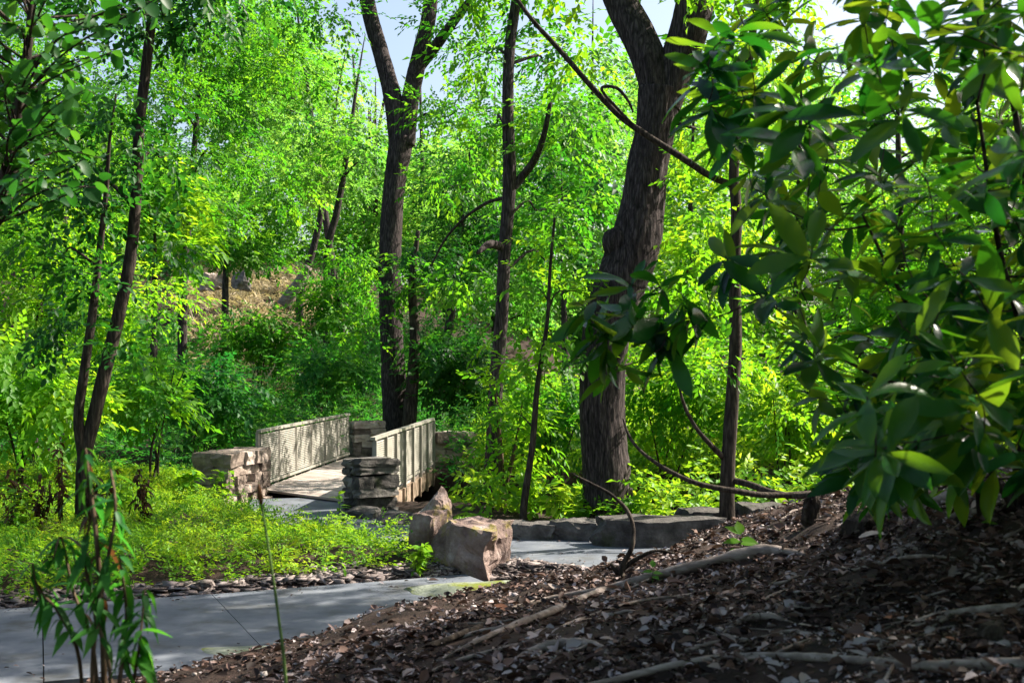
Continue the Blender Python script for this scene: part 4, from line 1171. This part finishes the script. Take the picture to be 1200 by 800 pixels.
def leaf_obj(mesh, parent, p, d, nrm, s, name="leaf"):
    o = bpy.data.objects.new(name, mesh); COL.objects.link(o); o.parent = parent
    o.location = (p[0] - parent.location.x, p[1] - parent.location.y, p[2] - parent.location.z)
    o.rotation_euler = frame_rot(d, nrm); o.scale = (s, s, s)
    return o

def bake(items, name, mat, parent):
    """further leaves of one plant as ONE part"""
    Vs = []; Fs = []; off = 0
    for mesh, p, d, nrm, s in items:
        M = np.array(frame_rot(d, nrm).to_matrix())
        v = np.empty(len(mesh.vertices) * 3, dtype=np.float32); mesh.vertices.foreach_get("co", v); v = v.reshape(-1, 3) * s
        fi = np.empty(len(mesh.loops), dtype=np.int32); mesh.loops.foreach_get("vertex_index", fi)
        Vs.append(v @ M.T + np.asarray(p)); Fs.append(fi.reshape(-1, 4) + off); off += len(v)
    o = link(name, mesh_np(name, np.concatenate(Vs), np.concatenate(Fs), True), mat or items[0][0].materials[0], parent)
    o["kind"] = "stuff"
    return o

DEADM = leaf_mat("dead leaf", [(0.1, (0.05, 0.026, 0.018)), (0.5, (0.14, 0.075, 0.05)), (0.9, (0.36, 0.29, 0.26))], [(0.1, (0.05, 0.03, 0.02)), (0.9, (0.2, 0.12, 0.08))], 0.1, 0.6, hue_var=1.1)
tag(bake(DEAD_ITEMS, "dead_leaves", DEADM, None), "whole dead leaves strewn over the bank", "leaf litter", kind="stuff")
MAGL = [twisted(blade("leaf", 1.0, w, 7, c, f, G_MAG, "obovate", wv), tw) for w, c, f, wv, tw in ((.160, .10, .35, .06, .3), (.145, .22, .25, .05, -.5), (.17, .05, .5, .10, .2), (.14, -.06, .3, .06, .7), (.155, .34, .2, .08, -.3), (.13, .45, .5, .07, .5), (.165, .16, .15, .12, -.8), (.15, -.12, .4, .08, .1))]

def whorl(c, axis, n, L, rng, spread=(45, 100), droop=0.25):
    """leaves set round a twig end"""
    axis = unit(np.asarray(axis, float)); t = unit(np.cross(axis, [.3, .2, .9])); b = np.cross(axis, t)
    out = []
    for i in range(n):
        a = i * 2.4 + rng.normal(0, .25); th = math.radians(rng.uniform(*spread))
        d = axis * math.cos(th) + (t * math.cos(a) + b * math.sin(a)) * math.sin(th) + np.array([0, 0, -droop * rng.uniform(.3, 1.5)])
        nr = axis * .8 + np.array([0, 0, .5]) + rng.normal(0, .25, 3)
        out.append((MAGL[rng.integers(0, len(MAGL))], np.asarray(c) - axis * rng.uniform(0, .08) * L / .2, unit(d), nr, L * rng.uniform(.55, 1.2)))
    return out

# glossy shrub on the bank
rng = np.random.default_rng(202)
root_p = np.array([2.62, 6.3, hz(2.62, 6.3) - .05])
mag = empty("magnolia_shrub", root_p); tag(mag, "large glossy broad-leaved shrub filling the right side on the bank", "shrub")
ends = []
def inside(px, py):
    edge = np.interp(py, [-80, 0, 100, 150, 200, 240, 300, 400, 470, 520, 560, 600], [850, 850, 815, 805, 840, 860, 875, 895, 925, 955, 990, 1015])
    return px > edge
while len(ends) < 225:
    px = rng.uniform(780, 1330); py = rng.uniform(-130, 575)
    if not inside(px, py): continue
    if px < 1080 and rng.random() < .25: continue
    Y = rng.uniform(4.1, 7.2) if px > 950 else rng.uniform(5.2, 7.2)
    p = P(px, py, Y)
    if p[2] < hz(p[0], p[1]) + .12: continue
    ends.append(p)
for _ in range(46):
    px = rng.uniform(985, 1230); py = rng.uniform(380, 575); p = P(px, py, rng.uniform(4.6, 6.6))
    if p[2] > hz(p[0], p[1]) + .1 and inside(px, py): ends.append(p)
named = [P(700, 345, 5.9), P(735, 330, 6.0), P(805, 372, 5.8), P(690, 385, 5.9), P(830, 120, 5.6), P(815, 90, 5.8), P(740, 372, 5.9), P(775, 408, 5.8), P(715, 430, 6.0), P(770, 330, 6.1), P(885, 105, 5.6), P(915, 125, 5.3), P(850, 300, 5.8), P(1010, 130, 4.6), P(1030, 60, 4.8), P(935, 165, 5.0)]
ends = sorted(ends + named, key=lambda p: np.linalg.norm(p - root_p))
mb = MB()
nodes = []; nrad = []
for j, (tip, r) in enumerate([(P(1165, 0, 5.6), .03), (P(1145, 120, 5.2), .024), (P(1010, 250, 5.4), .02), (P(1210, 60, 6.4), .03), (P(870, 330, 6.0), .016)]):
    a = root_p + rng.normal(0, .06, 3) * [1, 1, 0]
    m1 = a + (tip - a) * .35 + np.array([.10, .0, .16]) + rng.normal(0, .05, 3); m2 = a + (tip - a) * .7 + rng.normal(0, .06, 3)
    C = tube(mb, [a, m1, m2, tip], [r, r * .8, r * .55, r * .3], 26, 8, .05, j)
    nodes += list(C[4:]); nrad += list(np.linspace(r * .9, r * .3, 22))
items = []
for k, e in enumerate(ends):
    NP = np.array(nodes); d = np.linalg.norm(NP - e, axis=1) + 1.2 * np.maximum(NP[:, 2] - e[2], 0) + .3 * np.maximum(e[0] - NP[:, 0], 0)
    i = int(np.argmin(d)); a = NP[i]; ln = np.linalg.norm(e - a)
    m1 = a + (e - a) * .5 + rng.normal(0, .05 * ln, 3) + np.array([0, 0, -.06 * ln])
    r0 = min(nrad[i] * .75, .004 + .006 * ln) + .0012
    C = tube(mb, [a, m1, e], [r0, r0 * .8, .0032], 10, 5)
    nodes += list(C[2:]); nrad += list(np.linspace(r0, .0032, 8))
    ax = unit(unit(e - a) * .8 + np.array([-.15, -.1, .55]) + rng.normal(0, .25, 3))
    items += whorl(e, ax, int(rng.integers(6, 10)), rng.uniform(.19, .29), rng, droop=rng.uniform(.05, .5))
# the hanging bunch at the end of the left branch
for px, py, n in ((740, 375, 8), (775, 395, 9), (712, 420, 8), (800, 370, 6), (690, 385, 6)):
    items += whorl(P(px, py, 5.85), (0, -.1, -1), n, .28, rng, (12, 80), .2)
link("branches", mb.mesh("branches", True), BARK_DARK, mag)
items.sort(key=lambda it: it[1][1] / it[4] + (6 if not (0 < 600 + it[1][0] / it[1][1] * F < 1200 and -10 < 430 - (it[1][2] - EYE) / it[1][1] * F < 800) else 0))
for it in items[:300]: leaf_obj(it[0], mag, *it[1:])
bake(items[300:], "leaf_mass", G_MAG, mag)

# dark broad-leaved tree at the far left edge
ROUND = [blade("leaf", 1.0, w, 6, c, .25, G_DARK, "round") for w, c in ((.44, .15), (.40, .3), (.46, .05))]
Y6 = 7.2
s6 = rooted(px_stem([(-40, 420, 20), (-22, 330, 18), (-6, 255, 16), (10, 190, 14), (22, 130, 12), (30, 80, 11), (36, 20, 9), (40, -50, 7)], Y6))
t6 = empty("broadleaf_tree", s6[0][0]); tag(t6, "dark tree with round leaves leaning in at the top left edge", "tree")
mb = MB(); C6 = tube(mb, s6[0], s6[1], 40, 10, .06, 2)
rng = np.random.default_rng(66); items = []
for _ in range(104):
    px, py = rng.uniform(-90, 250), rng.uniform(-70, 110)
    if px > 150 and py > 35: continue
    if _ > 60: px, py = rng.uniform(-60, 130), rng.uniform(90, 230)
    e = P(px, py, Y6 + rng.uniform(-1.2, .9)); k = int(np.argmin(np.linalg.norm(C6 - e, axis=1) + .5 * np.maximum(C6[:, 2] - e[2] + .2, 0))); a = C6[k]
    m1 = a + (e - a) * .5 + np.array([0, 0, .06]) + rng.normal(0, .04, 3)
    cc = tube(mb, [a, m1, e], [.009, .006, .002], 12, 5)
    for q in range(8):
        t = int(np.clip(4 + q, 0, 11)); dd = unit(e - a) * .5 + rng.normal(0, .6, 3) + np.array([0, 0, -.35])
        items.append((ROUND[rng.integers(0, 3)], cc[t], unit(dd), np.array([rng.normal(0, .4), rng.normal(-.2, .4), 1.0]), rng.uniform(.06, .11)))
link("trunk", mb.mesh("trunk", True), BARK_DARK, t6)
rng.shuffle(items)
for it in items[:280]: leaf_obj(it[0], t6, *it[1:])
bake(items[280:], "leaf_mass", G_DARK, t6)

# blurred weed in the left foreground with wilting leaves
LANCE = [blade("leaf", 1.0, w, 6, c, .3, m, "lance") for w, c, m in ((.14, .3, G_WEED_SHADED), (.12, .8, G_DARK), (.13, .9, G_DRY))]
YW = 4.3
wx, wy = (120 - 600) / F * YW, YW
weed = empty("weed", (wx, wy, hz(wx, wy) - .02)); tag(weed, "tall out-of-focus weed with wilting leaves at the lower left", "plant")
rng = np.random.default_rng(71); mb = MB()
for rows in ([(130, 1000, 9), (122, 800, 8), (118, 700, 7), (112, 620, 6), (104, 560, 5), (100, 525, 3)], [(135, 1000, 7), (140, 800, 6), (148, 720, 4), (140, 650, 3)], [(120, 1000, 6), (95, 790, 5), (70, 720, 4), (45, 690, 3), (38, 660, 2)], [(125, 1000, 6), (158, 790, 4), (165, 740, 3), (170, 690, 2)], [(118, 1000, 7), (108, 800, 6), (120, 690, 5), (135, 600, 4), (128, 540, 3)], [(122, 1000, 7), (130, 800, 5), (112, 720, 5), (100, 650, 4), (112, 580, 3)], [(122, 1000, 6), (112, 780, 5), (85, 690, 4), (72, 630, 3), (62, 655, 2)]):
    ps, rd = px_stem(rows, YW, [rng.normal(0, .05) for _ in rows]); ps[0] = np.array([wx + rng.normal(0, .03), wy, weed.location.z]); C = tube(mb, ps, rd, 26, 6, .08)
    for i in [i_ for i_ in range(10, 26) for _q in range(2)]:
        a = rng.uniform(0, 6.28); dr = rng.uniform(-1.3, .2)
        dry = rng.random() < .06
        leaf_obj(LANCE[2 if dry else rng.integers(0, 2)], weed, C[i], (math.cos(a), math.sin(a), dr), (rng.normal(0, .3), rng.normal(0, .3), 1), rng.uniform(.06, .14) * (1 if i < 22 else .7))
link("stem", mb.mesh("stem", True), BARK_BROWN, weed)
# one tall seed stalk
mb = MB(); st = px_stem([(340, 900, 8), (335, 800, 8), (326, 720, 7), (316, 650, 6), (308, 600, 5), (305, 585, 7), (303, 565, 3)], 4.4); st[0][0][2] = hz(st[0][0][0], st[0][0][1]) - .02
gs = empty("seed_stalk", st[0][0]); tag(gs, "single tall green stalk with a small brown head left of centre", "plant")
tube(mb, st[0], [r * .5 for r in st[1]], 30, 7, .05); link("stem", mb.mesh("stem", True), STEM, gs)
mb = MB(); st2 = px_stem([(306, 590, 4), (305, 583, 7), (304, 576, 6), (303, 566, 2)], 4.4); tube(mb, st2[0], st2[1], 10, 8, .3, 2); link("seed_head", mb.mesh("seed_head", True), G_DRY, gs)
LG = blade("leaf", 1.0, .13, 6, .25, .3, G_BRIGHT, "lance")
# bright seedlings
def seedling(label, px, py, s, lv, Y=None):
    q = on_ground(px, py) if Y is None else P(px, py, Y)
    e = empty("seedling", q); tag(e, label, "seedling", "bright seedlings")
    mb = MB(); tube(mb, [q - [0, 0, .02], q + np.array([0, 0, s * .6]), q + np.array([s * .1, 0, s])], [.004, .003, .002], 8, 5); link("stem", mb.mesh("stem"), STEM, e)
    for a, z, t in lv:
        leaf_obj(SEED, e, q + np.array([0, 0, s * z]), (math.cos(a), math.sin(a) * .6, t), (0, -.5, 1), s * .75)
SEED = blade("leaf", 1.0, .28, 6, .2, .25, G_BRIGHT, "lance")
seedling("bright green seedling with broad leaves on the bank's crest", 868, 655, .17, [(3.3, .7, .1), (.2, .6, .1), (1.6, 1, .7), (3.6, .35, -.2), (-.4, .3, -.1), (2.4, 1, .5), (5.5, .8, 0)])
seedling("small lime seedling beside the dead stick's base", 765, 682, .1, [(3.0, .7, .1), (.2, .6, .1), (1.5, 1, .6), (5.0, .4, 0)])
seedling("tiny bright seedling at the upper right bank", 1160, 622, .06, [(3.0, .7, .1), (.2, .6, .1), (1.5, 1, .6)])

# leafy weeds standing in the planted wedge
LW = [blade("leaf", 1.0, w, 5, c, .25, m, "lance") for w, c, m in ((.2, .2, G_COVER), (.24, .3, G_COVER))]
def bed_weed(label, px, py, Y, h, nst, nl, ll, mat_leaf=None, cat="plant", dark=False):
    x = (px - 600) / F * Y; g = hz(x, Y); e = empty("leafy_weed", (x, Y, g)); tag(e, label, cat, "taller weeds in the planted wedge")
    rg = np.random.default_rng(int(px * 7 + py)); mb = MB(); its = []
    for s in range(nst):
        tip = np.array([x + rg.normal(0, .16 * h), Y + rg.normal(0, .1 * h), g + h * rg.uniform(.7, 1.05)])
        b = np.array([x + rg.normal(0, .04), Y + rg.normal(0, .04), g - .02])
        C = tube(mb, [b, (b + tip) / 2 + rg.normal(0, .03, 3), tip], [.008, .006, .003], 14, 5)
        for i in range(nl):
            a = rg.uniform(0, 6.28); t = int(rg.integers(4, 14))
            its.append(((mat_leaf or LW)[rg.integers(0, 2)], C[t], (math.cos(a), math.sin(a), rg.normal(.1, .35)), (rg.normal(0, .3), rg.normal(0, .3), 1), ll * rg.uniform(.6, 1.2)))
    link("stem", mb.mesh("stem"), BARK_BROWN if dark else STEM, e)
    bake(its, "foliage", None, e)
LD = [blade("leaf", 1.0, w, 5, c, .25, G_DRY, "lance") for w, c in ((.16, .9), (.2, .7))]
bed_weed("broad leafy green weed in front of the left stone wing wall", 210, 590, 18.6, .75, 5, 15, .2)
bed_weed("small leafy seedling standing before the bridge deck", 396, 606, 18.0, .55, 2, 9, .17)
bed_weed("green weed clump below the leaning stems", 150, 600, 16.5, .8, 6, 14, .17)
bed_weed("weed clump at the left edge of the ground cover", 30, 600, 15.5, .7, 6, 14, .16)
bed_weed("dark green weed hugging the split boulder's left side", 492, 655, 13.7, .34, 6, 18, .12)
bed_weed("tall weed beside the left rail's near post", 262, 560, 20.4, .7, 4, 14, .17)
bed_weed("feathery green plant at the kerb stones' left end", 655, 590, 17.3, .7, 6, 18, .2)
for px, py, h, lab in ((15, 560, .95, "dried brown weed at the left edge"), (72, 545, 1.15, "tallest dried brown weed below the leaning stems"), (115, 560, .85, "dried brown weed right beside the leaning stem"), (172, 570, .8, "slim dried weed right of the leaning stems"), (45, 575, .75, "short dark dried weed between two taller ones")):
    bed_weed(lab, px, py, 15.6 + (px % 7) * .1, h, 5, 26, .12, LD, "plant", True)
